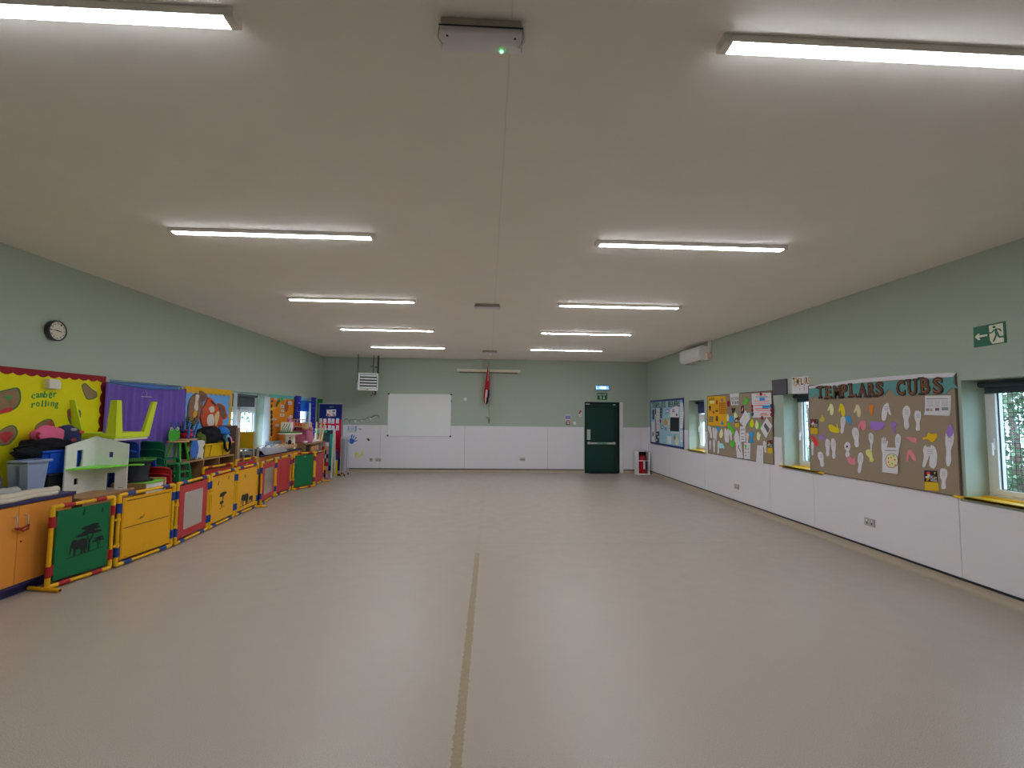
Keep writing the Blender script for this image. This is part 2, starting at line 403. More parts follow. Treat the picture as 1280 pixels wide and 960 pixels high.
# ------------------------------------------------------------------ windows
GASKET=mat('dark_gasket',(36,38,52),.5)
def window(name, side, y0, y1, z0, z1, mull=(), transom=None, handle=True, sill=True, guard=False):
    s=1 if side=='R' else -1; xi=XR if side=='R' else XL
    root=bpy.data.objects.new(name,None); COL.objects.link(root); root.location=(xi,(y0+y1)/2,z0); ORG[root.name]=Vector(root.location); struct(root)
    def bx(mb,d0,d1,a,b,c,d,mt):
        p,q=sorted((xi+s*d0,xi+s*d1)); mb.box(p,q,a,b,c,d,mt)
    f=MB(); w=.055; D0,D1=.235,.31
    bx(f,D0,D1,y0,y1,z0,z0+w,FRAMEW); bx(f,D0,D1,y0,y1,z1-w,z1,FRAMEW); bx(f,D0,D1,y0,y0+w,z0+w,z1-w,FRAMEW); bx(f,D0,D1,y1-w,y1,z0+w,z1-w,FRAMEW)
    ms=[y0]+list(mull)+[y1]
    for m_ in mull: bx(f,D0,D1,m_-.03,m_+.03,z0+w,z1-w,FRAMEW)
    if transom: bx(f,D0,D1,y0+w,y1-w,transom-.03,transom+.03,FRAMEW)
    f.build('window_frame',root,bevel=.004)
    cells=[]
    for i in range(len(ms)-1):
        a=ms[i]+(w if i==0 else .03); b=ms[i+1]-(w if i==len(ms)-2 else .03)
        if transom: cells += [(a,b,z0+w,transom-.03),(a,b,transom+.03,z1-w)]
        else: cells.append((a,b,z0+w,z1-w))
    for i,(a,b,c,d) in enumerate(cells):
        h=MB(); k=.05
        for q in ((a,b,c,c+k),(a,b,d-k,d),(a,a+k,c+k,d-k),(b-k,b,c+k,d-k)): bx(h,D0-.012,D1-.01,*q,FRAMEW)
        g_=.007
        for q in ((a+k,b-k,c+k,c+k+g_),(a+k,b-k,d-k-g_,d-k),(a+k,a+k+g_,c+k,d-k),(b-k-g_,b-k,c+k,d-k)): bx(h,D0+.012,D0+.024,*q,GASKET)
        so=h.build('sash',root,bevel=.003)
        g=MB(); bx(g,D0+.016,D0+.022,a+k,b-k,c+k,d-k,GLASS); g.build('pane',so)
        if handle and i==0:
            h=MB(); zz=(z0+z1)/2-.04; yy=b-.025 if side=='R' else a+.025
            bx(h,D0-.03,D0-.012,yy-.012,yy+.012,zz-.05,zz+.05,WHITE); bx(h,D0-.05,D0-.03,yy-.01,yy+.01,zz-.11,zz+.012,WHITE)
            h.build('handle',so,bevel=.004)
    if sill:
        h=MB(); p,q=sorted((xi-s*.035,xi+s*.232)); 
        h.box(p,q,y0,y1,z0-.002,z0+.022,SILLY)
        p,q=sorted((xi-s*.035,xi)); h.box(p,q,y0-.10,y1+.10,z0-.002,z0+.022,SILLY)
        p,q=sorted((xi+s*.15,xi+s*.232)); h.box(p,q,y0,y1,z0+.022,z0+.034,SILLY)
        h.build('window_sill',root,bevel=.004)
    if guard:
        h=MB(); xg=xi+s*.345; y=y0
        while y<=y1: h.box(xg-.002,xg+.002,y-.003,y+.003,z0,z1,DARKMETAL); y+=.042
        z=z0
        while z<=z1: h.box(xg+.004,xg+.008,y0,y1,z-.003,z+.003,DARKMETAL); z+=.042
        h.build('wire_guard',root)
    return root
window('window_1','R',*OPR[0],guard=True); window('window_2','R',*OPR[1],guard=True); window('window_3','R',*OPR[2],transom=1.62)
window('window_4','L',*OPL[0],mull=(6.75,),transom=1.70); window('window_5','L',*OPL[1],mull=(9.58,),transom=1.72); window('window_6','L',*OPL[2],mull=(12.42,))
def blind(label, side, y0, y1, z, drop, cloth, d=.17, tubem=None):
    s=1 if side=='R' else -1; xi=XR if side=='R' else XL
    t=thing('roller_blind',label,'blind',(xi+s*d,(y0+y1)/2,z))
    MB().tube([(xi+s*d,y0,z),(xi+s*d,y1,z)],.028,tubem or cloth,14).build('roller',t)
    p,q=sorted((xi+s*(d+.026),xi+s*(d+.030)))
    MB().box(p,q,y0+.02,y1-.02,z-drop,z+.01,cloth).box(p-.004,q+.004,y0+.02,y1-.02,z-drop-.014,z-drop,cloth).build('blind_cloth',t)
    for yy in (y0-.012,y1): MB().box(xi+s*d-.03,xi+s*d+.03,yy,yy+.012,z-.034,z+.034,WHITE).build('bracket',t)
    return t
blind('dark rolled blind at the top of the nearest right-hand window with wire mesh','R',3.64,4.385,1.985,.07,BLIND)
blind('dark rolled blind above the window beneath the lettered poster','R',6.44,7.195,1.975,.07,BLIND)
blind('dark blind in the far narrow right-hand window beside the blue-edged board','R',9.965,10.71,1.96,.22,mat('slate_blind',(38,48,72),.8))
blind('dark grey blind pulled partly down in the window with white net curtains','L',8.95,10.0,1.96,.20,mat('charcoal_blind',(52,58,60),.8),d=.1)
blind('bright blue short blind between the starry navy curtains','L',11.95,12.95,1.93,.24,mat('blue_blind',(28,92,160),.8),d=.1)
blind('pale blue rolled blind showing over the purple curtain','L',6.08,7.42,1.985,.05,mat('pale_blue_blind',(62,92,124),.5),d=.06)
# ------------------------------------------------------------------ door
DG=mat('dark_green_door_paint',(10,38,32),.4); DGF=mat('dark_green_frame_paint',(6,24,20),.45)
root=bpy.data.objects.new('door_1',None); COL.objects.link(root); root.location=(3.3,YB,0); ORG[root.name]=Vector(root.location); struct(root)
f=MB(); y0=YB-.012; f.box(DX0,DX0+.045,y0,YB+.1,0,DZ,DGF); f.box(DX1-.15,DX1-.05,y0,YB+.1,0,DZ,DGF); f.box(DX0+.045,DX1-.15,y0,YB+.1,DZ-.055,DZ,DGF)
f.build('door_frame',root,bevel=.003)
MB().box(DX0,DX1,YB+.06,YB+.1,0,DZ,DGF).build('light_seal_panel',root)  # unseen panel added behind the leaf to stop daylight leaking round it
f=MB(); f.box(DX1-.05,DX1+.05,YB-.016,YB+.05,0,DZ,DADO); f.build('white_lining',root,bevel=.003)['label']='white strip lining'
lf=MB(); a,b=DX0+.047,DX1-.152; lf.box(a,b,YB+.0,YB+.045,.03,DZ-.057,DG)
for (p,q,r_,s_) in ((a+.02,b-.02,DZ-.16,DZ-.13),(b-.05,b-.02,.05,DZ-.13)): lf.box(p,q,YB-.005,YB,r_,s_,DGF)
leaf=lf.build('door_leaf',root,bevel=.003)
h=MB(); h.box(a+.03,b-.03,YB-.075,YB-.035,.83,.885,METAL); h.box(a+.03,a+.09,YB-.035,YB,.82,.895,METAL); h.box(b-.09,b-.03,YB-.035,YB,.82,.895,METAL)
pb=h.build('push_bar',leaf,bevel=.006)
h=MB(); h.box(a+.31,a+.60,YB-.0765,YB-.0752,.836,.879,mat('green_label',(38,110,84),.5)); h.text('PUSH BAR TO OPEN',(a+.455,YB-.0766,.858),Vector((1,0,0)),ZV,Vector((0,-1,0)),.022,WHITE,.0006,.26)
h.build('bar_label',leaf)
h=MB(); h.box(a+.02,a+.12,YB-.02,YB,.95,1.25,METAL); h.build('lock_plate',leaf,bevel=.004)
h=MB(); h.box(a-.02,a+.1,YB-.03,YB-.012,DZ-.075,DZ-.045,METAL); h.box(b-.09,b-.02,YB-.03,YB,DZ-.09,DZ-.06,METAL); h.build('closer_fittings',leaf,bevel=.003)
h=MB(); h.box(DX0+.1,DX0+.95,YB-.11,YB+.02,.0,.028,mat('black_rubber',(14,16,18),.8)); h.build('threshold_ramp',root,bevel=.008)
# ------------------------------------------------------------------ ceiling lights
LSTR=LIGHT_STRENGTH
EMIT=mat('lit_tube_diffuser',(250,250,250),.4,emit=((.875,.95,1.03),LSTR))
CAPM=mat('grey_end_cap',(164,158,152),.5)
ROWN=['first','second','third','fourth','fifth']
for i,yy in enumerate((1.848,4.17,6.59,8.87,11.17)):
    for s,nm in ((-1,'left'),(1,'right')):
        x0,x1=(-2.80,-1.026) if s<0 else (.955,2.745)
        t=thing('ceiling_light','lit white strip light, %s from the camera in the %s-hand row'%(ROWN[i],nm),'ceiling light',((x0+x1)/2,yy,H),group='strip lights in two rows')
        MB().box(x0+.004,x1-.004,yy-.0335,yy+.0335,H-.0352,H,CAPM).build('light_body',t,bevel=.003)
        pr_=[(-.032,-.030),(-.032,-.0365),(-.028,-.0395),(-.012,-.041),(.012,-.041),(.028,-.0395),(.032,-.0365),(.032,-.030)]
        MB().prism([(x0+.04,yy+p,H+q) for p,q in pr_],(x1-x0-.08,0,0),EMIT).build('diffuser',t)
        ec=[(-.034,-.0),(-.034,-.0365),(-.029,-.040),(.029,-.040),(.034,-.0365),(.034,0)]
        for xa,xb in ((x0,x0+.039),(x1-.039,x1)):
            MB().prism([(xa,yy+p*1.04,H+q*1.03) for p,q in ec],(xb-xa,0,0),CAPM).build('end_cap',t,bevel=.002)
LEDM=mat('green_indicator',(90,255,120),.4,emit=((.1,1,.25),3*LSTR/12))
DIFF=mat('frosted_diffuser',(150,145,148),.35)
def emerg(xc,yy,w,label,led):
    t=thing('emergency_light',label,'emergency light',(xc,yy,H),group='emergency lights down the ceiling')
    d=.055
    MB().box(xc-w/2,xc+w/2,yy-d,yy+d,H-.036,H,mat('emergency_body',(118,112,104),.5)).build('light_body',t,bevel=.004)
    pf=[(-d-.004,-.037),(-d,-.056),(-d+.010,-.063),(d-.010,-.063),(d,-.056),(d+.004,-.037)]
    MB().prism([(xc-w/2-.004,yy+p,H+q) for p,q in pf],(w+.008,0,0),DIFF).build('diffuser',t,bevel=.004)
    b=MB()
    lp=[(xc-w/2-.006,yy-d-.006,H-.039),(xc+w/2+.006,yy-d-.006,H-.039),(xc+w/2+.006,yy+d+.006,H-.039),(xc-w/2-.006,yy+d+.006,H-.039)]
    b.tube(lp,.003,BLACK,6,closed=True); b.build('gasket',t)
    for sx in (-1,1):
        MB().tube([(xc+sx*(w/2+.012),yy-.02,H-.02),(xc+sx*(w/2+.014),yy-.01,H-.055),(xc+sx*(w/2-.004),yy+.0,H-.075)],.004,METAL,6).build('clip',t)
    for sx in (-1,1):
        MB().box(xc+sx*(w/2-.025)-.004,xc+sx*(w/2-.025)+.004,yy-.040,yy-.032,H-.065,H-.060,BLACK).build('screw',t)
    if led: MB().blob((xc+w*.26,yy+.036,H-.064),(.006,.006,.006),LEDM,0,sub=2).build('indicator',t)
emerg(-.05,1.86,.325,'white emergency light with green indicator on the ceiling nearest the camera',True)
emerg(-.035,6.75,.35,'grey emergency light halfway down the ceiling',False)
emerg(.015,11.7,.35,'small far emergency light near the end wall, before the smoke detector',False)
t=thing('smoke_detector','small round white smoke detector on the ceiling before the end wall','smoke detector',(.01,12.3,H))
MB().lathe([(.055,0),(.055,-.012),(.05,-.02)],(.01,12.3,H),CREAM).build('base',t)
MB().lathe([(.044,-.02),(.044,-.035),(.03,-.05),(.0,-.052)],(.01,12.3,H),CREAM).build('sensor_head',t)
# ------------------------------------------------------------------ end wall
WB=mat('whiteboard_enamel',(172,166,166),.3,var=.02,scale=3,spec=.2)
t=thing('whiteboard','large blank whiteboard with thin grey frame on the end wall','whiteboard',(-1.95,YB,1.6))
x0,x1,z0,z1=-2.83,-1.067,1.02,2.205
MB().box(x0,x1,YB-.022,YB-.008,z0,z1,WB).build('writing_surface',t)
b=MB(); k=.014
for q in ((x0-k,x1+k,z0-k,z0),(x0-k,x1+k,z1,z1+k),(x0-k,x0,z0,z1),(x1,x1+k,z0,z1)): b.box(q[0],q[1],YB-.03,YB-.008,q[2],q[3],ALU)
b.build('frame',t,bevel=.003)
for xx,zz in ((x0,z0),(x1,z0),(x0,z1),(x1,z1)): MB().box(xx-.022,xx+.022,YB-.033,YB-.008,zz-.022,zz+.022,BLACK).build('corner_cap',t,bevel=.006)
MB().box(x1+.004,x1+.02,YB-.036,YB-.03,z1-.22,z1-.15,BLACK).build('clip',t)
# off fluorescent batten
t=thing('strip_light','unlit cream fluorescent batten fixed high on the end wall behind the flag','strip light',(0,YB,2.9))
def onB(x,z,y): return Vector((x,y,z-.004*x))
b=MB(); pf=[(-.075,.04),(-.075,-.03),(-.03,-.05),(0,-.05),(0,.05),(-.03,.05)]
b.prism([onB(-.87,2.9+q,YB+p) for p,q in pf],onB(.87,2.9,0)-onB(-.87,2.9,0),CREAM); b.build('light_body',t,bevel=.004)
for s in (-1,1): MB().prism([onB(s*.87,2.9+q*1.05,YB+p*1.05) for p,q in pf],Vector((s*.04,0,-.00016*s)),WHITE).build('end_cap',t,bevel=.003)
MB().tube([onB(-.84,2.85,YB-.05),onB(.84,2.85,YB-.05)],.013,mat('dark_brown_strip',(70,58,48),.5),10).build('tube',t)
# furled flag on a pole
t=thing('flag','furled red and navy flag on a pole hanging in front of the unlit batten','flag',(0,YB-.14,1.38))
PX=.005; py_=YB-.14
MB().tube([(PX-.01,py_,3.19),(PX,py_,2.4),(PX+.018,py_,1.55)],[.014,.014,.013],mat('flag_pole_wood',(120,112,84),.5),10).build('pole',t)
MB().lathe([(.004,.1),(.026,.07),(.03,.03),(.02,-.02),(.006,-.05)],(PX+.02,py_,1.44),mat('brass_finial',(92,82,58),.35,.6),12).build('finial',t)
MB().tube([(PX-.06,py_,1.565),(PX+.04,py_,1.55)],.01,DARKMETAL,8).build('crossbar',t)
FR=mat('flag_red',(130,24,28),.85,bump=.3,scale=30); FN=mat('flag_navy',(18,20,44),.85,bump=.3,scale=30); FW=mat('flag_white',(165,140,140),.85)
b=MB(); prof=[(3.03,.01),(2.85,.03),(2.6,.055),(2.35,.07),(2.15,.075),(1.98,.05),(1.93,.012)]
cx=[-.012,-.02,-.03,-.04,-.05,-.07,-.08]
def flagring(i,k,seg=24):
    z,r=prof[i]; a=2*math.pi*k/seg; rr=r*(1+.22*math.cos(5*a+i)); return Vector((cx[i]+rr*math.cos(a),py_-.005+rr*.7*math.sin(a),z))
for i in range(len(prof)-1):
    for k in range(24):
        a_=math.degrees(2*math.pi*k/24)
        mt=FR
        if i>=3 and k in (21,22,23,0,1,18,19,20): mt=FN
        if (i==3 and k in (16,17,18)) or (i in (4,5) and k in (16,17)): mt=FW
        if i<2 and k in (18,19): mt=FW
        b.add([flagring(i,k),flagring(i,(k+1)%24),flagring(i+1,(k+1)%24),flagring(i+1,k)],[(0,1,2,3)],mt)
b.build('cloth',t,sharp=80)
# unit heater
t=thing('unit_heater','white louvred unit heater hung from the ceiling in the far left corner','heater',(-3.3,12.9,H))
t.rotation_euler=(0,0,math.radians(16)); hx0,hx1,hz0,hz1,hy0,hy1=-3.52,-3.0,2.26,2.72,12.75,13.08
MB().box(hx0,hx1,hy0,hy1,hz0,hz1,CREAM).build('casing',t,bevel=.01)
b=MB()
b.box(hx0,hx1,hy0-.02,hy0,hz1-.04,hz1,WHITE); b.box(hx0,hx1,hy0-.02,hy0,hz0,hz0+.045,WHITE); b.box(hx0,hx0+.05,hy0-.02,hy0,hz0+.045,hz1-.04,WHITE); b.box(hx1-.035,hx1,hy0-.02,hy0,hz0+.045,hz1-.04,WHITE)
fr=b.build('front_frame',t,bevel=.004)
MB().box(hx0+.05,hx1-.035,hy0-.006,hy0-.001,hz0+.045,hz1-.04,BLACK).build('opening',t)
for i in range(5):
    zz=hz0+.05+i*.078
    b=MB(); M=Matrix.Translation((0,hy0-.014,zz+.03))@Matrix.Rotation(math.radians(-38),4,'X')
    b.box(hx0+.055,hx1-.04,-.004,.004,-.034,.034,WHITE,M); b.build('louvre',t)
MB().box(hx0+.22,hx0+.27,hy0-.022,hy0-.02,hz0+.012,hz0+.026,INK).build('badge',t)
MB().box(hx0-.03,hx0,hy0+.04,hy1-.05,hz0,hz0+.2,mat('pale_blue_box',(120,132,150),.4)).build('control_box',t,bevel=.006)
for xx,yy in ((hx0-.01,hy0+.16),): 
    MB().tube([(xx,yy,H),(xx,yy,hz0+.3),(xx-.02,yy,hz0+.2)],.01,DARKMETAL,8).build('hanger_rod',t)
BR=mat('dark_brown_pipe',(62,50,44),.5)
MB().tube([(hx1-.12,hy1,H),(hx1-.12,hy1,hz0-.1),(hx1-.17,hy1,hz0-.13)],.012,BR,8).build('thin_pipe',t)
MB().tube([(hx1+.005,hy1-.02,H),(hx1+.005,hy1-.02,hz1-.02)],.028,BR,10).build('supply_pipe',t)
MB().tube([(hx1-.05,hy1-.02,hz0),(hx1-.05,hy1-.02,hz0-.08),(hx1-.07,hy1-.02,hz0-.12)],[.02,.03,.022],BR,10).build('drain_pipe',t)
for xx,zz in ((hx1-.17,2.94),(hx1-.07,2.92)): MB().tube([(xx-.02,hy1,zz),(xx+.05,hy1,zz)],.014,BR,8).build('valve',t)
# small wall fittings on the end wall
def plate(name,label,cat,x,z,w,h,mt,d=.012,extra=None,wall='B',y=None):
    b=MB()
    if wall=='B':
        o=Vector((x,YB-.008,z)); b.box(x-w/2,x+w/2,YB-.008-d,YB-.008,z-h/2,z+h/2,mt)
    else:
        o=Vector((XR-.008,y,z)); b.box(XR-.008-d,XR-.008,y-w/2,y+w/2,z-h/2,z+h/2,mt)
    if extra: extra(b,x if wall=='B' else y,z)
    return single(name,label,cat,b,o,None,.003)
SOCK=mat('grey_socket',(128,122,122),.35)
def sw2(b,x,z):
    for s in (-1,1):
        b.box(x+s*.04-.009,x+s*.04+.009,YB-.024,YB-.02,z+.012,z+.03,WHITE); b.box(x+s*.034-.01,x+s*.034+.01,YB-.0208,YB-.0202,z-.022,z-.006,INK)
def sw1(b,x,z): b.box(x-.012,x+.012,YB-.024,YB-.02,z-.014,z+.014,INK)
pz=lambda px,py: on('y',YB,px,py)
p=pz(464,574.5); plate('wall_socket','small single grey socket on the end wall below the yellow footprints','socket',p.x,p.z,.09,.09,SOCK,extra=sw1)
p=pz(473,574.5); plate('wall_socket','double grey socket beside a single one low on the end wall under the stickers','socket',p.x,p.z,.15,.09,SOCK,extra=sw2)
p=pz(653,574); plate('wall_socket','double grey socket low in the middle of the end wall','socket',p.x,p.z,.15,.09,SOCK,extra=sw2)
p=pz(718,529); plate('light_switch','white square switch left of the green door beside the red alarm point','switch',p.x,p.z,.085,.085,WHITE,extra=lambda b,x,z:b.box(x-.012,x+.012,YB-.026,YB-.02,z-.02,z+.02,CREAM))
t=thing('fire_call_point','red break-glass fire alarm point under the blue notice','fire alarm',(pz(709.5,529).x,YB,pz(709.5,529).z)); p=pz(709.5,529)
MB().box(p.x-.048,p.x+.048,YB-.05,YB,p.z-.048,p.z+.048,mat('alarm_red',(120,20,24),.4)).build('box',t,bevel=.006)
MB().box(p.x-.028,p.x+.028,YB-.053,YB-.05,p.z-.024,p.z+.028,WHITE).build('glass_panel',t)
BLUES=mat('sign_blue',(36,44,128),.5); REDS=mat('sign_red',(140,40,60),.5)
a=zc(700,510,32)
sheet('fire_notice','small blue and white fire action notice above the red alarm point','sign','B',[a(200,262),a(415,262),a(410,520),a(205,520)],PAPER,off=.002,th=.004,
  marks=[('poly',[a(222,318),a(405,318),a(405,440),a(222,440)],BLUES),('poly',[a(222,485),a(400,485),a(400,512),a(222,512)],REDS),('text','FIRE ACTION',a(312,290),.022,BLUES,.17),('rows',[(a(245,350),a(385,350)),(a(245,380),a(370,380)),(a(245,410),a(385,410))],.008,WHITE)])
sheet('fire_sign','small red and white fire sign close to the left edge of the green door','sign','B',[a(765,85),a(862,85),a(862,345),a(765,345)],PAPER,off=.002,th=.004,
  marks=[('poly',[a(772,92),a(856,92),a(856,185),a(772,185)],REDS),('dot',a(790,205),.022,INK),('rows',[(a(780,255),a(845,255)),(a(780,285),a(845,285)),(a(780,315),a(845,315))],.007,REDS)])
plate('sensor_disc','small round white disc on the green end wall right of the whiteboard','sensor',pz(581.5,499).x,pz(581.5,499).z,.001,.001,WHITE,extra=lambda b,x,z:b.lathe([(.05,0),(.05,.02),(.035,.032),(0,.034)],(x,YB,z),WHITE,20,Matrix.Rotation(math.radians(90),4,'X')))
# lit exit box and sign over the door
SGREEN=mat('sign_green',(8,70,48),.35); SWHITE=mat('sign_white',(178,165,150),.5)
t=thing('exit_light','glowing blue-white emergency light box above the fire exit sign','exit light',(3.31,YB,2.46))
MB().box(3.10,3.52,YB-.05,YB,2.39,2.53,mat('exit_box_body',(70,110,140),.4)).build('light_body',t,bevel=.02)
MB().box(3.135,3.485,YB-.058,YB-.05,2.41,2.51,mat('exit_glow',(120,190,255),.4,emit=((.12,.33,.8),1.6))).build('diffuser',t,bevel=.003)
MB().box(3.23,3.40,YB-.062,YB-.058,2.435,2.485,mat('exit_tube',(255,255,255),.4,emit=((.8,.9,1),4.5))).build('lamp',t)
MB().box(3.112,3.128,YB-.062,YB-.05,2.41,2.51,mat('exit_end',(200,225,255),.4,emit=((.5,.7,1),1.6))).build('end_lamp',t)
a=zc(740,478,35.56)
sheet('exit_sign','green fire exit sign with running figure and arrow directly above the green door','sign','B',[a(240,462),a(672,462),a(672,772),a(240,772)],SGREEN,off=.0,th=.006,
  marks=[('text','FIRE EXIT',a(456,545),.06,SWHITE,.25),
   ('poly',[a(350,610),a(425,610),a(425,750),a(350,750)],SWHITE),('line',[a(392,640),a(385,690),a(365,735)],.016,SGREEN),('line',[a(385,690),a(408,735)],.016,SGREEN),('dot',a(395,628),.012,SGREEN),
   ('line',[a(530,610),a(530,700)],.022,SWHITE),('poly',[a(480,680),a(580,680),a(530,750)],SWHITE)])
# stickers on the end wall
a=zc(425,500,9.6)
HB=mat('sticker_blue',(38,76,132),.6); HY=mat('sticker_yellow',(178,165,20),.6)
def pal(n): return [a(*q) for q in n]
hand=[(100,480),(118,470),(128,462),(132,430),(145,412),(155,418),(146,440),(142,462),(152,466),(160,435),(172,422),(178,428),(166,450),(160,470),(168,478),(185,450),(198,440),(202,448),(186,468),(174,486),(190,488),(208,480),(210,488),(190,498),(168,504),(160,520),(138,530),(118,518),(104,500),(85,484),(75,476),(82,472)]
sheet('hand_sticker','blue hand print stuck on the white panel right of the display screen','sticker','B',pal(hand),HB,off=.009,th=.002)
sheet('footprint_sticker','left one of two yellow footprints low on the end wall panel','sticker','B',pal([(178,640),(195,630),(212,632),(214,648),(200,660),(196,675),(190,698),(178,695),(182,670)]),HY,off=.009,th=.002,smooth=True,group='yellow footprints on the end wall')
sheet('footprint_sticker','right one of two yellow footprints low on the end wall panel','sticker','B',pal([(262,618),(274,624),(270,655),(250,680),(222,692),(214,685),(232,675),(246,660),(254,640)]),HY,off=.009,th=.002,smooth=True,group='yellow footprints on the end wall')
sheet('bird_sticker','tiny black bird sticker on the white panel below the bunting','sticker','B',pal([(318,472),(330,462),(335,455),(342,458),(346,470),(360,474),(352,490),(338,490),(332,478)]),INK,off=.009,th=.002)
sheet('wall_sketch','pale framed sheet with two blue strips under the bunting','picture','B',pal([(82,312),(202,312),(202,392),(82,392)]),mat('sketch_paper',(150,148,150),.7),off=.009,th=.003,
  marks=[('poly',pal([(96,316),(106,316),(106,362),(96,362)]),mat('sticker_teal',(80,125,150),.6)),('poly',pal([(180,314),(200,314),(198,372),(172,372),(172,362),(188,360)]),mat('sticker_teal',(80,125,150),.6))])
sheet('red_sticker','small pair of red marks stuck right of the framed sheet on the end wall','sticker','B',pal([(226,345),(234,336),(242,342),(240,352),(250,350),(258,342),(264,360),(254,352),(240,362),(230,358)]),mat('sticker_red',(150,80,80),.6),off=.009,th=.002)
t=thing('bunting','string of small black, white and pink bunting flags left of the whiteboard','bunting',pz(447,525))
pts=[(45,250),(70,225),(88,225),(110,270),(125,234),(170,238),(240,240),(290,232),(330,213),(380,205),(430,184),(466,192),(470,210),(455,214)]
b=MB(); b.tube([wp('B',.012,*a(*q)) for q in pts],.005,INK,5); b.build('string',t)
for i,(q,mt) in enumerate((([(160,238),(205,242),(184,285)],PAPER),([(242,238),(282,236),(264,275)],mat('bunting_pink',(160,140,150),.7)),([(340,212),(382,208),(370,255)],PAPER),([(98,240),(128,236),(112,280)],mat('bunting_mint',(120,135,122),.7)),([(42,250),(66,228),(48,268)],PAPER))):
    b=MB(); n=Vector((0,-1,0)); b.prism([wp('B',.010,*a(*v)) for v in q],n*.002,mt)
    P=[wp('B',.0125,*a(*v)) for v in q]; b.tube(P,.004,INK,4,closed=True); b.build('pennant',t)
# fire extinguisher in an open white stand
t=thing('extinguisher_stand','white open stand boxed around red fire extinguisher in the far right corner','stand',(4.38,13.3,0))
ex0,ex1,ey0,ey1,ez=4.22,4.57,13.2,13.5,.645
b=MB(); b.box(ex0,ex0+.03,ey0,ey1,0,ez,WHITE); b.box(ex1-.03,ex1,ey0,ey1,0,ez,WHITE); b.build('side_panel',t,bevel=.003)
MB().box(ex0+.03,ex1-.03,ey1-.02,ey1,.02,ez,BLACK).build('back_panel',t); MB().box(ex0,ex1,ey0,ey1,ez,ez+.018,ALU).build('top',t,bevel=.003); MB().box(ex0+.03,ex1-.03,ey0,ey1-.02,0,.03,WHITE).build('base',t)
MB().box(ex0+.03,ex1-.03,ey0,ey0+.012,.385,.405,WHITE).build('crossbar',t)
t=thing('fire_extinguisher','red fire extinguisher with white label inside the white corner stand','fire extinguisher',(4.39,13.35,.03))
EXR=mat('extinguisher_red',(140,16,22),.25)
MB().lathe([(.1,0),(.108,.01),(.108,.43),(.09,.48),(.04,.51),(.02,.52)],(4.385,13.36,.032),EXR,24).build('cylinder',t)
MB().lathe([(.022,0),(.026,.03),(.02,.06)],(4.385,13.36,.54),BLACK,12).box(4.36,4.41,13.24,13.36,.585,.6,BLACK).build('valve_head',t)
MB().tube([(4.41,13.33,.56),(4.47,13.27,.5),(4.475,13.235,.3),(4.46,13.235,.15)],.012,BLACK,8).build('hose',t)
MB().box(4.40,4.45,13.246,13.256,.16,.38,PAPER).build('label_sticker',t,bevel=.002)
# ================================================================== RIGHT WALL
FELT=mat('brown_felt_board',(112,99,84),.95,var=.05,scale=60,bump=.15)
def board(name,label,y0,y1,z0,z1,mt,edge,side='R',th=.018,fw=.012):
    xi=XR if side=='R' else XL; s=-1 if side=='R' else 1
    t=thing(name,label,'notice board',(xi,(y0+y1)/2,(z0+z1)/2))
    p,q=sorted((xi,xi+s*th)); MB().box(p,q,y0+fw,y1-fw,z0+fw,z1-fw,mt).build('felt_panel',t)
    p,q=sorted((xi,xi+s*(th+.004))); b=MB()
    for v in ((y0,y1,z0,z0+fw),(y0,y1,z1-fw,z1),(y0,y0+fw,z0+fw,z1-fw),(y1-fw,y1,z0+fw,z1-fw)): b.box(p,q,*v,edge)
    b.build('frame',t,bevel=.002)
    return t
FEDGE=mat('board_edge_brown',(74,62,54),.6)
board('notice_board','large brown felt notice board headed with lettering of the cubs, nearest on the right wall',4.44,6.60,.885,2.115,FELT,FEDGE)
board('notice_board','brown felt notice board with the yellow poster, between two right-hand windows',7.475,9.765,.885,2.09,FELT,FEDGE)
BB=mat('navy_board_frame',(24,30,84),.5)
board('notice_board','blue-framed light blue notice board farthest along the right wall',10.99,13.29,.88,2.095,mat('pale_blue_backing',(112,142,152),.85),BB,fw=.05)
# exit sign
a=zc(1205,395,19.69)
sheet('exit_sign','green exit sign with white arrow and running figure high on the right wall','sign','R',[a(240,285),a(1020,125),a(1058,655),a(262,780)],SGREEN,off=.0,th=.006,
 marks=[('poly',[a(612,240),a(955,170),a(985,640),a(700,685),a(640,600)],SWHITE),
  ('poly',[a(272,522),a(345,435),a(395,430),a(360,480),a(575,448),a(575,490),a(365,530),a(410,585),a(350,592)],SWHITE),
  ('dot',a(740,270),.0125,SGREEN),
  ('line',[a(620,418),a(690,410),a(735,345),a(800,320)],.011,SGREEN),('line',[a(770,318),a(870,318),a(920,368)],.011,SGREEN),
  ('poly',[a(745,340),a(810,330),a(835,440),a(775,450)],SGREEN),
  ('line',[a(800,440),a(770,530),a(722,630)],.014,SGREEN),('line',[a(820,400),a(860,515),a(980,505)],.014,SGREEN)])
# air conditioner
t=thing('air_conditioner','white wall-mounted air conditioner just under the ceiling on the right wall','air conditioner',(XR,10.15,3.0))
y0,y1=9.66,10.68
pf=[(0,.145),(.19,.15),(.215,.13),(.22,-.07),(.19,-.125),(.13,-.15),(0,-.15)]
MB().prism([(XR-d,y0,2.995+z) for d,z in pf],(0,y1-y0,0),WHITE).build('casing',t,bevel=.006)
MB().box(XR-.226,XR-.219,y0+.012,y1-.012,2.93,3.13,mat('white_front_panel',(172,172,170),.3)).build('front_panel',t,bevel=.003)
b=MB(); M=Matrix.Translation((XR-.172,0,2.858))@Matrix.Rotation(math.radians(-38),4,'Y'); b.box(-.035,.035,y0+.08,y1-.08,-.004,.004,CREAM,M); b.build('louvre',t)
b=MB()
for i in range(5): yy=y0+.18+i*.15; b.box(XR-.14,XR-.1,yy,yy+.09,2.842,2.846,BLACK)
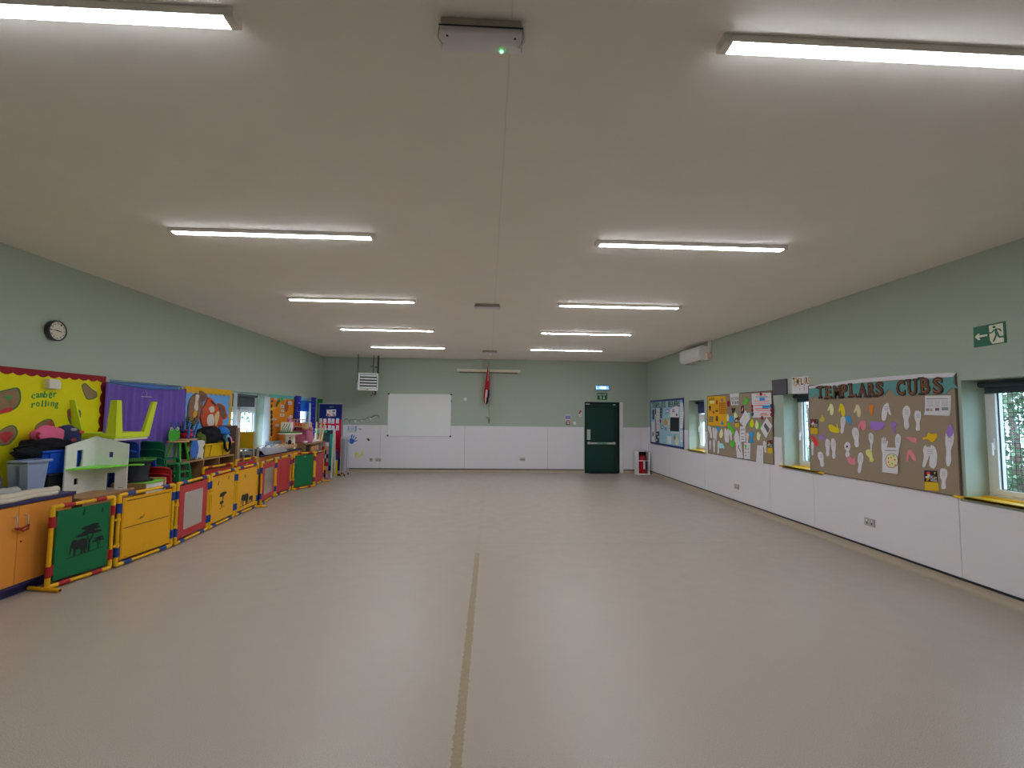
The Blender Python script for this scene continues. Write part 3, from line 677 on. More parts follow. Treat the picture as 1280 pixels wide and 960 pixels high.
b.build('outlet_slots',t)
MB().box(XR-.05,XR,9.585,9.63,2.99,H,WHITE).box(XR-.09,XR,9.57,9.66,2.87,2.98,mat('pinkish_cover',(160,140,132),.5)).build('pipe_trunking',t,bevel=.004)
# sockets, low on the panels
for (yy,zz,lb) in ((5.58,.395,'double grey socket low on the right wall panel, nearest'),(8.65,.36,'double grey socket low on the right wall under the board with yellow poster')):
    def ex(b,y,z):
        for s in (-1,1): b.box(XR-.024,XR-.02,y+s*.04-.009,y+s*.04+.009,z+.01,z+.03,WHITE); b.box(XR-.0208,XR-.0202,y+s*.034-.01,y+s*.034+.01,z-.022,z-.004,INK)
    plate('wall_socket',lb,'socket',0,zz,.15,.09,SOCK,extra=ex,wall='R',y=yy)
# square grey tile and lettered poster over the middle window
a=zc(960,465,21.33)
sheet('felt_square','plain dark grey square panel fixed above the window, left of the lettered poster','panel','R',[a(132,220),a(520,180),a(528,595),a(150,620)],mat('grey_felt',(66,64,70),.9,bump=.1),off=0,th=.02)
KY=mat('letter_yellow',(170,124,44),.7)
mk=[]
for i,ch in enumerate('TEMPLARS'):
    x=[685,735,790,845,905,968,1030,1088][i]; y=[262,260,255,250,248,240,232,230][i]
    mk.append(('text',ch,a(x,y),.115 if i in (0,1) else .1,INK if i in (0,4) else (KY if i in (1,3,5,7) else mat('letter_dark_green',(44,60,56),.7)),.046))
mk += [('rows',[(a(735,375),a(745,375)),(a(840,350),a(850,350)),(a(960,345),a(975,345)),(a(840,460),a(850,460)),(a(960,410),a(975,410)),(a(960,470),a(975,470))],.03,PAPER_GREY)]
sheet('lettered_poster','white poster spelling the group name in yellow and black letters above the middle window','poster','R',[a(640,155),a(1105,98),a(1112,570),a(645,580)],PAPER,off=.001,th=.004,marks=mk)
# ------------------------------------------------------------------ cubs board
z5=zc(1000,450,5.333)
TEAL=mat('teal_banner_card',(72,112,112),.85,var=.12,scale=9,bump=.2)
sheet('paper_banner','teal torn-edge paper banner behind the big brown letters','banner','R',
  [z5(*p) for p in [(60,188),(300,158),(600,142),(800,122),(1035,98),(1022,150),(1058,190),(1010,185),(965,232),(930,225),(640,238),(618,205),(590,195),(560,240),(520,236),(330,235),(300,250),(140,240),(125,262),(108,228),(78,262),(62,240)]],TEAL,off=.019,th=.004)
sheet('paper_strip','white torn paper strip along the top of the board with the big brown letters','paper strip','R',
  [z5(*p) for p in [(60,176),(150,160),(400,126),(650,104),(840,92),(1045,82),(1020,112),(840,124),(650,132),(400,152),(150,182),(62,190)]],PAPER,off=.0245,th=.003)
BRL=mat('brown_letter_card',(66,46,38),.7,bump=.15); DKL=mat('letter_shadow_and_serif',(46,36,34),.7); ORL=mat('orange_letter_edge',(128,78,42),.7)
ords=['first','second','third','fourth','fifth','sixth','seventh','eighth']
def heading(word,pos,h,y_):
    for i,ch in enumerate(word):
        c=wp('R',.024,*pos[i]); n=Vector((-1,0,0)); u=Vector((0,-1,0))
        b=MB(); w=.105 if ch not in 'MA' else .128
        b.text(ch,c,u,ZV,n,h*1.06,DKL,.009,w*1.06,.045); b.text(ch,c+n*.009,u,ZV,n,h*1.0,ORL,.003,w*.98,.012); b.text(ch,c+n*.012,u,ZV,n,h*.97,BRL,.003,w*.93,-.012)  # bigger dark under-layer paints the shadow beside each letter
        # slab serifs
        sf={'T':[(0,-1),(-.5,.8),(.5,.8)],'E':[(-.42,1),(-.42,-1)],'M':[(-.45,-1),(.45,-1)],'P':[(-.4,-1)],'L':[(-.4,1),(-.4,-1)],'A':[(-.45,-1),(.45,-1)],'R':[(-.4,-1),(.45,-1)],'U':[(-.42,1),(.42,1)],'B':[(-.42,1),(-.42,-1)],'S':[],'C':[]}[ch]
        for sx,sz in sf:
            q=c+u*(sx*w)+ZV*(sz*h*.49); r_=.032; e=.012
            b.prism([q-u*r_-ZV*e,q+u*r_-ZV*e,q+u*r_+ZV*e,q-u*r_+ZV*e],n*.0135,DKL)
        single('card_letter','brown slab-serif card letter %s, %s of the %s big word on the cubs board'%(ch,ords[i],y_),'letter',b,c,'brown card letters of the board heading')
heading('TEMPLARS',[(1026,490),(1036,490.5),(1047,489.5),(1056,488.5),(1066.5,488),(1078.5,487.5),(1090,487),(1100,486)],.165,'first')
heading('CUBS',[(1126.5,485),(1141,484.5),(1157,482.3),(1173,482)],.17,'second')
PW=PAPER
def C(r,g,b,n): return mat('card_'+n,(r,g,b),.8)
CR=C(186,180,128,'cream'); CY=C(172,148,20,'yellow'); PE=C(188,156,126,'peach'); OR=C(194,92,20,'orange'); BL=C(40,112,160,'blue'); PK=C(182,98,110,'pink'); PU=C(118,88,148,'purple'); RD=C(176,44,42,'red'); OL=C(150,138,52,'olive'); GN=C(62,150,36,'green'); PYL=C(178,174,98,'pale_yellow'); LB=C(120,164,186,'light_blue'); MAR=C(110,24,44,'maroon'); GY=C(172,132,8,'gold')
cub=[('hand_cutout','cream hand cutout with thumb left, leftmost of the top row under the big letters',MITT,204,330,42,76,0,1,CR),
('hand_cutout','bright yellow hand cutout second from the left under the big letters',MITT,277,335,46,86,-8,1,CY),
('hand_cutout','peach hand cutout in the top row under the letter A',MITT,382,340,48,84,-6,1,PE),
('hand_cutout','orange pointed hand cutout in the top row under the letter S',[(-.45,.4),(-.1,.5),(.4,.42),(.5,.3),(.25,.2),(.3,-.1),(.05,-.5),(-.15,-.4),(-.35,0)],479,335,36,72,0,1,OR),
('hand_cutout','white hand cutout with thumb pointing right at the middle of the board top row',MITT,578,348,64,120,8,-1,PW),
('footprint_cutout','largest white shoe-sole cutout with written lines, below the letter C',SOLE,711,382,56,156,0,-1,PW),
('footprint_cutout','narrower white footprint beside the largest written sole, below the letter U',TOES,786,401,46,132,0,1,PW),
('hand_cutout','small olive three-cornered cutout above the yellow lying hand',[(-.05,.5),(.3,.1),(.5,-.2),(.2,-.5),(-.3,-.45),(-.5,-.15),(-.2,.1)],149,388,36,48,0,1,OL),
('hand_cutout','yellow hand cutout lying sideways with thumb up',[(-.5,.3),(-.3,.45),(0,.28),(.22,.12),(.25,.5),(.33,.5),(.38,.1),(.5,-.1),(.42,-.45),(0,-.42),(-.35,-.25)],227,457,72,62,0,1,CY),
('footprint_cutout','white sole cutout touching the blue cutout',NARROW,285,433,34,112,6,1,PW),
('hand_cutout','blue curved hand cutout right beside a white sole',[(-.5,.1),(-.1,.5),(.3,.38),(.5,-.1),(.4,-.5),(.2,-.4),(.05,-.05),(-.25,-.12)],322,402,42,66,0,1,BL),
('hand_cutout','pink hand cutout left of the wide purple one',[(-.4,.1),(-.2,.45),(.2,.5),(.5,.15),(.4,-.35),(.05,-.5),(-.1,-.15),(-.28,-.1),(-.4,-.5),(-.5,-.3)],414,437,54,66,0,1,PK),
('hand_cutout','wide purple hand cutout in the middle of the board',[(-.5,.45),(-.2,.4),(0,.5),(.15,.35),(.45,.38),(.5,-.05),(.2,-.45),(-.2,-.5),(-.48,-.25)],517,437,94,60,0,1,PU),
('hand_cutout','small purple curled hand cutout right of the wide purple one',[(-.5,.4),(.0,.5),(.5,.3),(.3,.15),(.1,.05),(.25,-.5),(.0,-.45),(-.3,-.05)],628,450,44,74,0,1,PU),
('footprint_cutout','white sole cutout hanging below the pink hand',NARROW,374,515,46,130,-6,1,PW),
('hand_cutout','red slanted hand cutout at the left edge of the board',[(-.5,.5),(-.2,.48),(.3,.1),(.5,-.3),(.3,-.5),(0,-.4),(-.2,0)],99,540,50,70,0,1,RD),
('hand_cutout','small purple curl near the red cutout at the left of the board',[(-.5,.05),(-.1,.3),(0,.5),(.12,.25),(.5,-.3),(.45,-.5),(.1,-.25),(-.4,-.2)],147,515,50,46,0,1,PU),
('footprint_cutout','narrow white strip of a sole at the left edge under the red hand',NARROW,83,590,18,92,0,1,PW),
('footprint_cutout','white sole, left of the pair side by side left of the board centre',NARROW,185,584,32,114,0,1,PW),
('footprint_cutout','white sole, right of the pair side by side left of the board centre',NARROW,224,590,34,134,-2,1,PW),
('footprint_cutout','white sole lowest at the left of the board',NARROW,142,662,38,100,-10,1,PW),
('footprint_cutout','white round-headed footprint with dark dot above the low pink hand',[(0,.5),(.35,.4),(.48,.18),(.3,-.05),(.2,-.12),(.38,-.32),(.2,-.5),(-.2,-.48),(-.32,-.3),(-.15,-.1),(-.4,.05),(-.5,.25),(-.3,.44)],317,597,42,102,0,1,PW),
('footprint_cutout','white sole lowest in the middle, between low pink and pale yellow cutouts',SOLE,402,685,40,136,5,1,PW),
('hand_cutout','low pink squarish cutout near the bottom of the board',[(-.5,.3),(-.3,.5),(.1,.2),(.3,.25),(.38,.5),(.45,.1),(.5,-.3),(.3,-.5),(-.3,-.3)],344,670,56,60,0,1,PK),
('footprint_cutout','pale yellow slanted cutout near the bottom centre of the board',NARROW,467,637,40,86,-20,1,PYL),
('footprint_cutout','thin white sole directly above the slanted pale yellow cutout',[(-.4,.4),(0,.5),(.5,.35),(.45,0),(.2,-.2),(.15,-.5),(-.1,-.5),(-.1,-.1),(-.35,.1)],473,545,34,120,0,1,PW),
('hand_cutout','white hand cutout partly behind the left of the sheet with a round picture',HAND,562,570,52,110,0,1,PW),
('footprint_cutout','white sole partly behind the right of the sheet with a round picture',NARROW,652,566,40,146,4,1,PW),
('hand_cutout','pink thin hand cutout pointing left at the right of the board',[(-.5,.2),(0,.18),(.2,.15),(.25,.5),(.32,.15),(.5,0),(.45,-.4),(.2,-.5),(-.2,-.2)],745,525,72,54,0,1,PK),
('hand_cutout','pink mitten cutout low at the right of the board',[(-.4,.3),(-.1,.5),(.2,.25),(.5,-.35),(.35,-.5),(.05,-.2),(-.2,.1),(-.25,-.2),(-.3,-.48),(-.48,-.4)],742,636,66,78,0,1,PK),
('hand_cutout','golden yellow hand cutout pointing left at the right of the board',[(-.5,.0),(-.25,.1),(-.1,.5),(.1,.35),(.45,.4),(.5,.0),(.15,-.5),(-.05,-.28),(-.2,-.15),(-.5,-.2)],868,517,92,66,0,1,GY),
('footprint_cutout','white joined pair of bare footprints above the black and yellow poster',[(-.45,.3),(-.3,.5),(-.2,.42),(-.05,.45),(0,.38),(.1,.5),(.25,.46),(.4,.35),(.5,.1),(.45,-.35),(.25,-.5),(.02,-.42),(-.03,-.3),(.0,.0),(-.02,.08),(-.2,-.25),(-.35,-.44),(-.5,-.4),(-.4,.0)],866,645,98,156,0,1,PW),
('footprint_cutout','longest white sole at the right edge of the board, purple shape on its toe',SOLE,996,575,60,260,3,-1,PW),
('footprint_cutout','white bare footprint beside the black and yellow poster at the bottom right',TOES,958,788,52,136,0,1,PW)]
for i,(nm,lb,S,cx,cy,w,h,rot,fl,mt) in enumerate(cub):
    mk=[]
    if mt is PW and h>95:
        mk=[('rows',[(z5(cx-w*.2,cy-h*q),z5(cx+w*.2,cy-h*q)) for q in (.3,.22,.14)],.004,PAPER_GREY)]
    if 'dark dot' in lb: mk=[('dot',z5(cx-3,cy-20),.015,INK)]
    sheet(nm,lb,'paper cutout','R',shp(S,cx,cy,w,h,rot,fl,z5),mt,off=.0195+.0003*(i%5),smooth=True,marks=mk,group='cutouts on the cubs board')
sheet('hand_cutout','purple leaf-shaped cutout pinned over the toe of the longest white sole','paper cutout','R',shp(LEAF,1000,470,52,88,8,1,z5),PU,off=.026,smooth=True,group='cutouts on the cubs board')
PZ=mat('pizza_print',(170,160,128),.8)
sheet('picture_sheet','white sheet with a round coloured picture pinned low on the cubs board','paper','R',[z5(*p) for p in [(551,582),(656,585),(654,760),(549,748)]],PW,off=.028,
  marks=[('rows',[(z5(567,603),z5(642,605))],.01,PAPER_GREY),('poly',shp(BLOBS,612,670,86,98,0,1,z5),mat('pizza_edge',(110,90,80),.8),True),('poly',shp(BLOBS,612,670,78,90,0,1,z5),PZ,True)]+
  [('dot',z5(*q),.009,m_) for q,m_ in (((590,655),RD),((633,665),RD),((600,700),OR),((615,690),GN),((590,680),RD),((625,640),GN),((635,700),OR),((608,650),OR))])
def play_poster(lb,q,fl=1):
    (ax,ay),(bx,by),(cx,cy),(dx,dy)=q
    L=lambda s,t:((ax*(1-s)+bx*s)*(1-t)+(dx*(1-s)+cx*s)*t,(ay*(1-s)+by*s)*(1-t)+(dy*(1-s)+cy*s)*t)
    sheet('play_poster',lb,'poster','R',[L(0,0),L(1,0),L(1,1),L(0,1)],BLACK,off=.021,
     marks=[('poly',[L(0,.58),L(1,.58),L(1,1),L(0,1)],GY),
      ('poly',[L(.18,.1),L(.42,.06),L(.46,.16),L(.4,.24),L(.22,.22)],RD,True),('poly',[L(.24,.2),L(.4,.2),L(.42,.3),L(.3,.34)],PE,True),('poly',[L(.1,.3),L(.38,.27),L(.36,.36),L(.12,.4)],PW,True),('poly',[L(.26,.36),L(.4,.38),L(.3,.48),L(.18,.55),L(.15,.5)],GY,True),
      ('text',"LET'S",L(.6,.27),.016,PAPER_GREY,.045),('text','PLAY',L(.7,.37),.03,PW,.07),('text','INDOORS',L(.7,.5),.016,PW,.07),
      ('poly',[L(.74,.07),L(.88,.07),L(.81,.2)],OL),
      ('rows',[(L(.12,.68),L(.85,.68)),(L(.12,.76),L(.8,.76)),(L(.12,.84),L(.85,.84)),(L(.12,.92),L(.6,.92))],.006,OL)],group='black and yellow activity posters')
play_poster('black and yellow poster of a red-haired child at the bottom right of the cubs board',[z5(829,735),z5(913,738),z5(926,873),z5(832,867)])
play_poster('black and yellow poster at the left edge of the cubs board by the window',[z5(72,394),z5(122,397),z5(118,496),z5(70,490)])
a=z5
sheet('notice_sheet','curled white typed notice with small photos under the letters B and S','paper','R',[z5(*p) for p in [(835,238),(1008,236),(1006,330),(998,373),(826,366),(834,340)]],PW,off=.021,
  marks=[('rows',[(a(842,259),a(985,257))],.008,PAPER_GREY)]+[('rows',[(a(845,y),a(888,y-.5)),(a(898,y),a(930,y-.5)),(a(942,y),a(985,y-.5))],.005,mat('print_light_grey',(138,136,138),.8)) for y in (272,279,286,293,300,307)]+
  [('poly',[a(840,322),a(862,322),a(862,340),a(840,340)],PAPER_GREY),('poly',[a(868,326),a(882,326),a(882,340),a(868,340)],OL),('poly',[a(903,320),a(928,320),a(928,338),a(903,338)],mat('photo_maroon',(96,70,74),.8)),('poly',[a(945,316),a(988,315),a(988,334),a(945,335)],PAPER_GREY)])
# ------------------------------------------------------------------ middle board
z4=zc(870,460,6.857)
b_=lambda *P:[z4(*p) for p in P]
DOT=mat('poster_red_print',(140,60,20),.7)
mk=[('text','SCOUTS',z4(135,268),.05,INK,.22),('poly',shp(BLOBS,138,292,46,30,0,1,z4),PYL,True)]
for r in range(6):
    yy=302+r*17
    mk.append(('rows',[(z4(200+k*14,yy),z4(210+k*14,yy)) for k in range(4)],.028,DOT if r%2==0 else mat('poster_brown_print',(110,60,24),.7)))
mk+=[('rows',[(z4(112,418+k*17),z4(150-k*3,419+k*17)) for k in range(3)]+[(z4(112,425+k*17),z4(152,426+k*17)) for k in range(3)],.016,mat('poster_grey_print',(96,84,56),.7)),
 ('poly',b_((112,330),(126,325),(124,372),(114,350)),INK,True),('poly',b_((172,278),(186,280),(184,312),(172,308)),DOT,True),('poly',b_((215,265),(232,262),(230,290),(218,285)),PAPER_GREY,True),('poly',b_((145,368),(158,368),(158,392),(145,390)),DOT,True),('poly',b_((214,470),(226,448),(238,486),(216,486)),BL),('rows',[(z4(166,368),z4(190,368)),(z4(170,420),z4(188,420)),(z4(168,436),z4(190,436)),(z4(172,450),z4(188,450))],.03,mat('poster_dark_print',(60,48,40),.7))]
sheet('activity_poster','big yellow printed poster at the top left of the middle brown board','poster','R',b_((102,245),(258,241),(265,500),(104,490)),mat('poster_yellow',(176,122,8),.6),off=.024,marks=mk)
mk=[('text','SECTION',z4(332,262),.06,PAPER_GREY,.26),('rows',[(z4(310,298),z4(322,298)),(z4(332,298),z4(346,298)),(z4(352,294),z4(362,293))],.06,PAPER_GREY)]
sheet('notice_sheet','white headed sheet at the top of the middle board right of the yellow poster','paper','R',b_((290,222),(371,213),(365,317),(303,320)),PW,off=.024,marks=mk)
mk=[]
for k,(x0,x1,yy,m_) in enumerate([(520,600,232,OR),(510,615,248,PAPER_GREY),(545,590,268,BL),(500,625,285,PK),(505,630,303,PK),(500,585,322,RD),(570,632,333,BL),(505,620,350,RD),(515,630,366,PK),(555,610,392,RD),(545,620,405,OR)]):
    mk.append(('rows',[(z4(x0,yy),z4(x1,yy-2))],.05 if m_ is BL else .012,m_))
for q in ((482,330),(483,362),(485,395),(646,325),(648,360),(648,400),(556,222),(566,428)): mk.append(('dot',z4(*q),.035,NAVY if q[1]%2 else MAR))
sheet('certificate','large white sheet of coloured handwriting with round seals, top right of the middle board','paper','R',b_((477,219),(644,212),(650,420),(486,426)),PW,off=.022,marks=mk)
mid=[('hand_cutout','maroon cutout beside the yellow poster on the middle board',BLOBS,280,305,24,56,0,1,MAR),
('hand_cutout','bright green hand cutout at the top of the middle board',[(-.5,-.3),(-.2,.1),(-.25,.5),(-.1,.5),(.1,.2),(.5,.3),(.4,.05),(.1,-.3),(-.2,-.5)],430,282,50,68,0,1,GN),
('animal_cutout','black animal-shaped cutout below the white headed sheet',[(-.4,.45),(-.1,.3),(.3,.4),(.4,.1),(.2,-.1),(.3,-.45),(.0,-.3),(-.3,-.5),(-.3,0),(-.5,.2)],322,363,38,54,0,1,INK),
('hand_cutout','cream sliver of a hand below the lower right corner of the yellow poster',LEAF,272,425,26,66,0,1,CR),
('hand_cutout','blue oval hand cutout between two cream ones',BLOBS,306,437,36,60,0,1,BL),
('hand_cutout','cream hand cutout right of the blue oval',LEAF,341,415,34,82,-8,1,CR),
('hand_cutout','green cutout peeping from behind the bright yellow mitten',BLOBS,476,483,48,52,0,1,GN),
('hand_cutout','bright yellow mitten on the middle board, centre right',LEAF,482,473,36,72,0,1,CY),
('hand_cutout','green cutout peeping from behind the cream mitten, centre right',BLOBS,532,494,42,62,0,1,GN),
('hand_cutout','cream mitten beside the bright yellow mitten',LEAF,522,485,34,76,0,1,CR),
('hand_cutout','green slanted cutout, upper of two under the yellow poster',LEAF,285,500,30,70,-15,1,GN),
('hand_cutout','green slanted cutout, lower of two under the yellow poster',LEAF,310,532,28,66,-15,1,GN),
('hand_cutout','small blue cutout at the bottom edge of the yellow poster',BLOBS,190,522,28,42,0,1,BL),
('hand_cutout','cream cutout over a white sole below the yellow poster',LEAF,217,560,34,80,6,1,CR),
('footprint_cutout','white sole highest at the left edge under the yellow poster',NARROW,122,547,28,106,-10,1,PW),
('footprint_cutout','white pair of soles left of the small blue cutout',[(-.5,.45),(-.1,.5),(0,.3),(.2,.5),(.5,.3),(.4,-.1),(.3,-.5),(.05,-.2),(-.1,-.4),(-.4,-.1)],162,572,40,118,0,1,PW),
('footprint_cutout','white pair of soles right of the cream cutout, below the yellow poster',[(-.5,.45),(-.15,.5),(0,.3),(.2,.5),(.5,.35),(.5,-.45),(.1,-.5),(-.1,-.5),(-.4,-.4)],263,580,38,116,0,1,PW),
('footprint_cutout','white sole under the green slanted cutouts',NARROW,298,576,24,92,-6,1,PW),
('footprint_cutout','white footprint pointing up, left of the printed card',[(-.1,.5),(.2,.3),(.5,.0),(.4,-.5),(-.35,-.5),(-.5,.0)],350,585,42,104,0,1,PW),
('animal_cutout','blue figure cutout in the middle of the lower board',[(-.5,.3),(-.1,.35),(0,.5),(.2,.4),(.5,.3),(.3,.05),(.2,-.2),(.4,-.45),(0,-.5),(-.4,-.4),(-.1,-.1),(-.2,.1)],475,590,46,104,0,1,BL),
('hand_cutout','cream hand with fingers up right of the blue figure',HAND,536,585,38,70,0,1,CR),
('footprint_cutout','thin white sole left of the blue figure',NARROW,440,600,22,96,4,1,PW),
('hand_cutout','lowest green hand cutout on the middle board',BLOBS,312,648,32,62,0,1,GN),
('animal_cutout','light blue squarish cutout low at the left of the middle board',[(-.5,.4),(.1,.45),(.3,.2),(.5,-.2),(.45,-.5),(.2,-.35),(-.4,-.4)],222,668,42,48,0,1,LB),
('footprint_cutout','white sliver of a sole lowest at the left edge of the middle board',NARROW,122,660,16,78,0,1,PW),
('footprint_cutout','white thin sole second from the left in the lowest row',NARROW,155,668,20,106,0,1,PW),
('footprint_cutout','white thin sole touching the light blue cutout',NARROW,193,680,18,110,3,1,PW),
('footprint_cutout','white sole next to the black and yellow poster on the middle board',NARROW,591,675,28,102,-6,1,PW)]
for i,(nm,lb,S,cx,cy,w,h,rot,fl,mt) in enumerate(mid):
    sheet(nm,lb,'paper cutout','R',shp(S,cx,cy,w,h,rot,fl,z4),mt,off=.0195+.0012*(i%4),smooth=True,group='cutouts on the middle brown board')
sheet('photo_card','small dark photo card near the top of the middle board','card','R',b_((386,325),(411,320),(410,388),(385,390)),mat('dark_photo',(44,30,34),.5),off=.021,marks=[('poly',shp(LEAF,398,355,12,40,20,1,z4),PK,True)])
play_poster('black and yellow poster half hidden behind slanted white paper on the middle board',[z4(335,430),z4(371,418),z4(370,510),z4(334,506)])
play_poster('black and yellow poster at the lower right corner of the middle board',[z4(612,622),z4(655,618),z4(655,732),z4(612,728)])
sheet('blue_strip','light blue paper strip behind the slanted white paper','paper','R',b_((440,385),(462,383),(466,440),(448,455)),LB,off=.021)
sheet('printed_card','tall white printed card hanging under the slanted white paper','card','R',b_((376,500),(426,500),(425,632),(378,632)),PW,off=.0215,marks=[('rows',[(z4(382,528),z4(418,528)),(z4(385,562),z4(415,562)),(z4(390,590),z4(412,590)),(z4(390,612),z4(410,612))],.014,PAPER_GREY)])
sheet('folded_paper','white paper pinned on its corner in the middle of the board','paper','R',b_((372,455),(424,362),(466,430),(418,512)),PW,off=.0255,marks=[('line',[z4(395,470),z4(430,400)],.01,mat('print_light_grey',(138,136,138),.8))])
sheet('diamond_paper','white diamond-turned sheet with dark grey rectangle at the right of the middle board','paper','R',b_((552,518),(607,425),(654,495),(600,602)),PW,off=.022,marks=[('poly',b_((580,495),(594,470),(630,520),(617,560)),mat('card_dark_grey',(70,68,76),.8))])
sheet('long_card','long white strip with brown printed squiggle at the bottom of the middle board','card','R',b_((340,632),(386,628),(402,772),(352,770)),PW,off=.023,marks=[('line',[z4(370,660),z4(360,680),z4(375,700),z4(382,720)],.02,mat('squiggle_brown',(110,60,40),.8))])
sheet('long_card','long white strip with green dot and writing at the bottom of the middle board','card','R',b_((412,640),(468,645),(465,782),(412,778)),PW,off=.0235,marks=[('dot',z4(425,670),.03,GN),('rows',[(z4(418,695),z4(430,690)),(z4(440,695),z4(450,692)),(z4(420,725),z4(430,722)),(z4(442,725),z4(452,722)),(z4(420,752),z4(432,750))],.02,PAPER_GREY)])
sheet('folded_paper','blank white sheet hanging over the bottom edge of the middle board','paper','R',b_((525,662),(576,665),(580,832),(515,810)),PW,off=.0285,marks=[('line',[z4(550,700),z4(560,735),z4(550,745)],.012,mat('print_light_grey',(138,136,138),.8))])
# ------------------------------------------------------------------ far board
z1_=zc(805,490,10.667)
b1=lambda *P:[z1_(*p) for p in P]
LT=mat('cut_letter_grey',(72,82,76),.8)
def far_word(word,x0,x1,y0,y1,w_):
    n=len(word)
    for i,ch in enumerate(word):
        s=(i+.5)/n; c=wp('R',.021,*z1_(x0+(x1-x0)*s,y0+(y1-y0)*s)); nn=Vector((-1,0,0)); bb=MB()
        bb.text(ch,c,Vector((0,-1,0)),ZV,nn,.15,LT,.005,w_,.02)
        single('card_letter','grey-green card letter %s, %s of the %s word heading the blue-framed board'%(ch,ords[i],'first' if word[0]=='T' else 'second'),'letter',bb,c,'grey letters heading the far board')
far_word('TEMPLARS',105,290,178,168,.11); far_word('BEAVERS',322,482,166,155,.12)
far=[('paper_strip','white paper strip at the left edge of the blue-framed board','paper',[(102,395),(140,398),(142,670),(104,662)],PW,[('rows',[(z1_(116,560),z1_(128,560))],.12,MAR)]),
('photo_strip','dark brown tall paper figure at the left of the blue-framed board','paper',[(112,240),(138,235),(136,370),(114,360)],mat('brown_print',(60,48,46),.8),[]),
('paper_strip','long white written strip, second from the left on the blue-framed board','paper',[(165,220),(210,215),(206,520),(168,530)],PW,[('rows',[(z1_(178,270+k*40),z1_(198,270+k*40)) for k in range(6)],.012,PAPER_GREY)]),
('photo_strip','dark narrow strip left of the long written strip','paper',[(148,228),(160,226),(160,300),(150,298)],INK,[]),
('photo_strip','dark speckled tall strip right of the long written strip','paper',[(214,215),(245,212),(242,350),(214,345)],mat('dark_print',(58,52,60),.8),[('rows',[(z1_(222,250),z1_(236,250)),(z1_(220,290),z1_(234,290)),(z1_(224,325),z1_(236,325))],.03,PAPER_GREY)]),
('photo_strip','pink and purple strip beside the long written strip','paper',[(150,370),(165,368),(165,520),(152,525)],mat('pink_print',(130,90,110),.8),[]),
('photo_strip','black and white photo collage at the bottom left of the blue-framed board','paper',[(158,530),(204,525),(202,680),(158,670)],mat('black_photo',(40,40,46),.6),[('rows',[(z1_(166,560),z1_(182,560)),(z1_(182,600),z1_(200,598)),(z1_(164,640),z1_(176,640))],.05,PW)]),
('paper_sheet','pale written sheets at the top right of the blue-framed board','paper',[(345,232),(420,188),(470,195),(462,340),(348,335)],PW,[('rows',[(z1_(378,240),z1_(405,238)),(z1_(376,262),z1_(410,260))],.03,mat('sticker_violet',(90,84,140),.8)),('poly',b1((428,290),(444,290),(444,320),(428,320)),INK)]),
('black_card','square black card with white edge in the blue-framed board','card',[(352,338),(468,336),(468,528),(350,520)],mat('black_card',(24,28,32),.7),[]),
('paper_strip','white strip directly under the square black card','paper',[(358,532),(472,532),(472,552),(360,549)],PW,[]),
('paper_strip','tall white list at the right edge of the blue-framed board, upper','paper',[(482,150),(520,146),(530,290),(518,480),(482,482)],PW,[('rows',[(z1_(490,200+k*32),z1_(512,199+k*32)) for k in range(8)],.008,PAPER_GREY)]),
('paper_strip','white list at the right edge of the blue-framed board, lower','paper',[(482,515),(520,512),(518,672),(482,666)],PW,[('rows',[(z1_(490,545+k*28),z1_(510,545+k*28)) for k in range(4)],.008,PAPER_GREY)]),
('paper_sheet','cream sheet at the bottom of the blue-framed board','paper',[(308,585),(364,590),(362,692),(310,684)],PW,[]),
('paper_cutout','white sheet outlined in purple at the top centre of the blue-framed board','paper',[(295,240),(328,238),(326,270),(292,278)],PW,[('line',[z1_(290,278),z1_(294,238),z1_(330,236),z1_(328,270),z1_(290,280),z1_(286,300)],.022,mat('sticker_violet',(70,64,120),.8))]),
('paper_cutout','maroon-edged small card in the middle of the blue-framed board','card',[(228,450),(260,447),(258,488),(228,490)],MAR,[('poly',b1((233,458),(254,456),(254,478),(233,480)),PW)]),
('paper_cutout','blue-grey card right of the maroon-edged card','card',[(272,470),(306,468),(304,515),(274,512)],mat('card_slate',(96,110,150),.8),[]),
('paper_cutout','pale yellow card beside the lower corner of the black card','card',[(322,466),(348,462),(346,506),(322,508)],PYL,[('rows',[(z1_(328,484),z1_(342,483))],.04,PAPER_GREY)]),
('paper_cutout','green-edged small card under the pale written sheets','card',[(322,305),(346,303),(344,335),(322,335)],mat('card_sage',(130,160,110),.8),[]),
('paper_cutout','pale card left of the square black card, halfway down','card',[(322,375),(348,372),(346,450),(322,452)],mat('card_mint',(140,155,140),.8),[])]
for i,(nm,lb,ct,P,mt,mk) in enumerate(far):
    sheet(nm,lb,ct,'R',b1(*P),mt,off=.0195+.0015*(i%4),marks=mk)
sheet('paper_cutout','orange lantern-shaped cutout in the middle of the blue-framed board','paper cutout','R',shp(LEAF,288,395,46,98,0,1,z1_),mat('card_amber',(176,108,24),.8),off=.02,smooth=True)
sheet('paper_cutout','maroon oval cutout left of the orange lantern shape','paper cutout','R',shp(LEAF,217,385,24,56,0,1,z1_),MAR,off=.02,smooth=True)
sheet('paper_cutout','white bottle-shaped cutout at the bottom right of the blue-framed board','paper cutout','R',b1((430,580),(442,578),(448,620),(466,660),(455,700),(425,708),(415,660),(424,620)),mat('card_ivory',(160,160,142),.8),off=.0225,smooth=True)
sheet('paper_cutout','brown face-shaped cutout beside the white bottle shape','paper cutout','R',shp(LEAF,408,608,24,66,0,1,z1_),mat('card_brown',(130,90,64),.8),off=.0195,smooth=True)
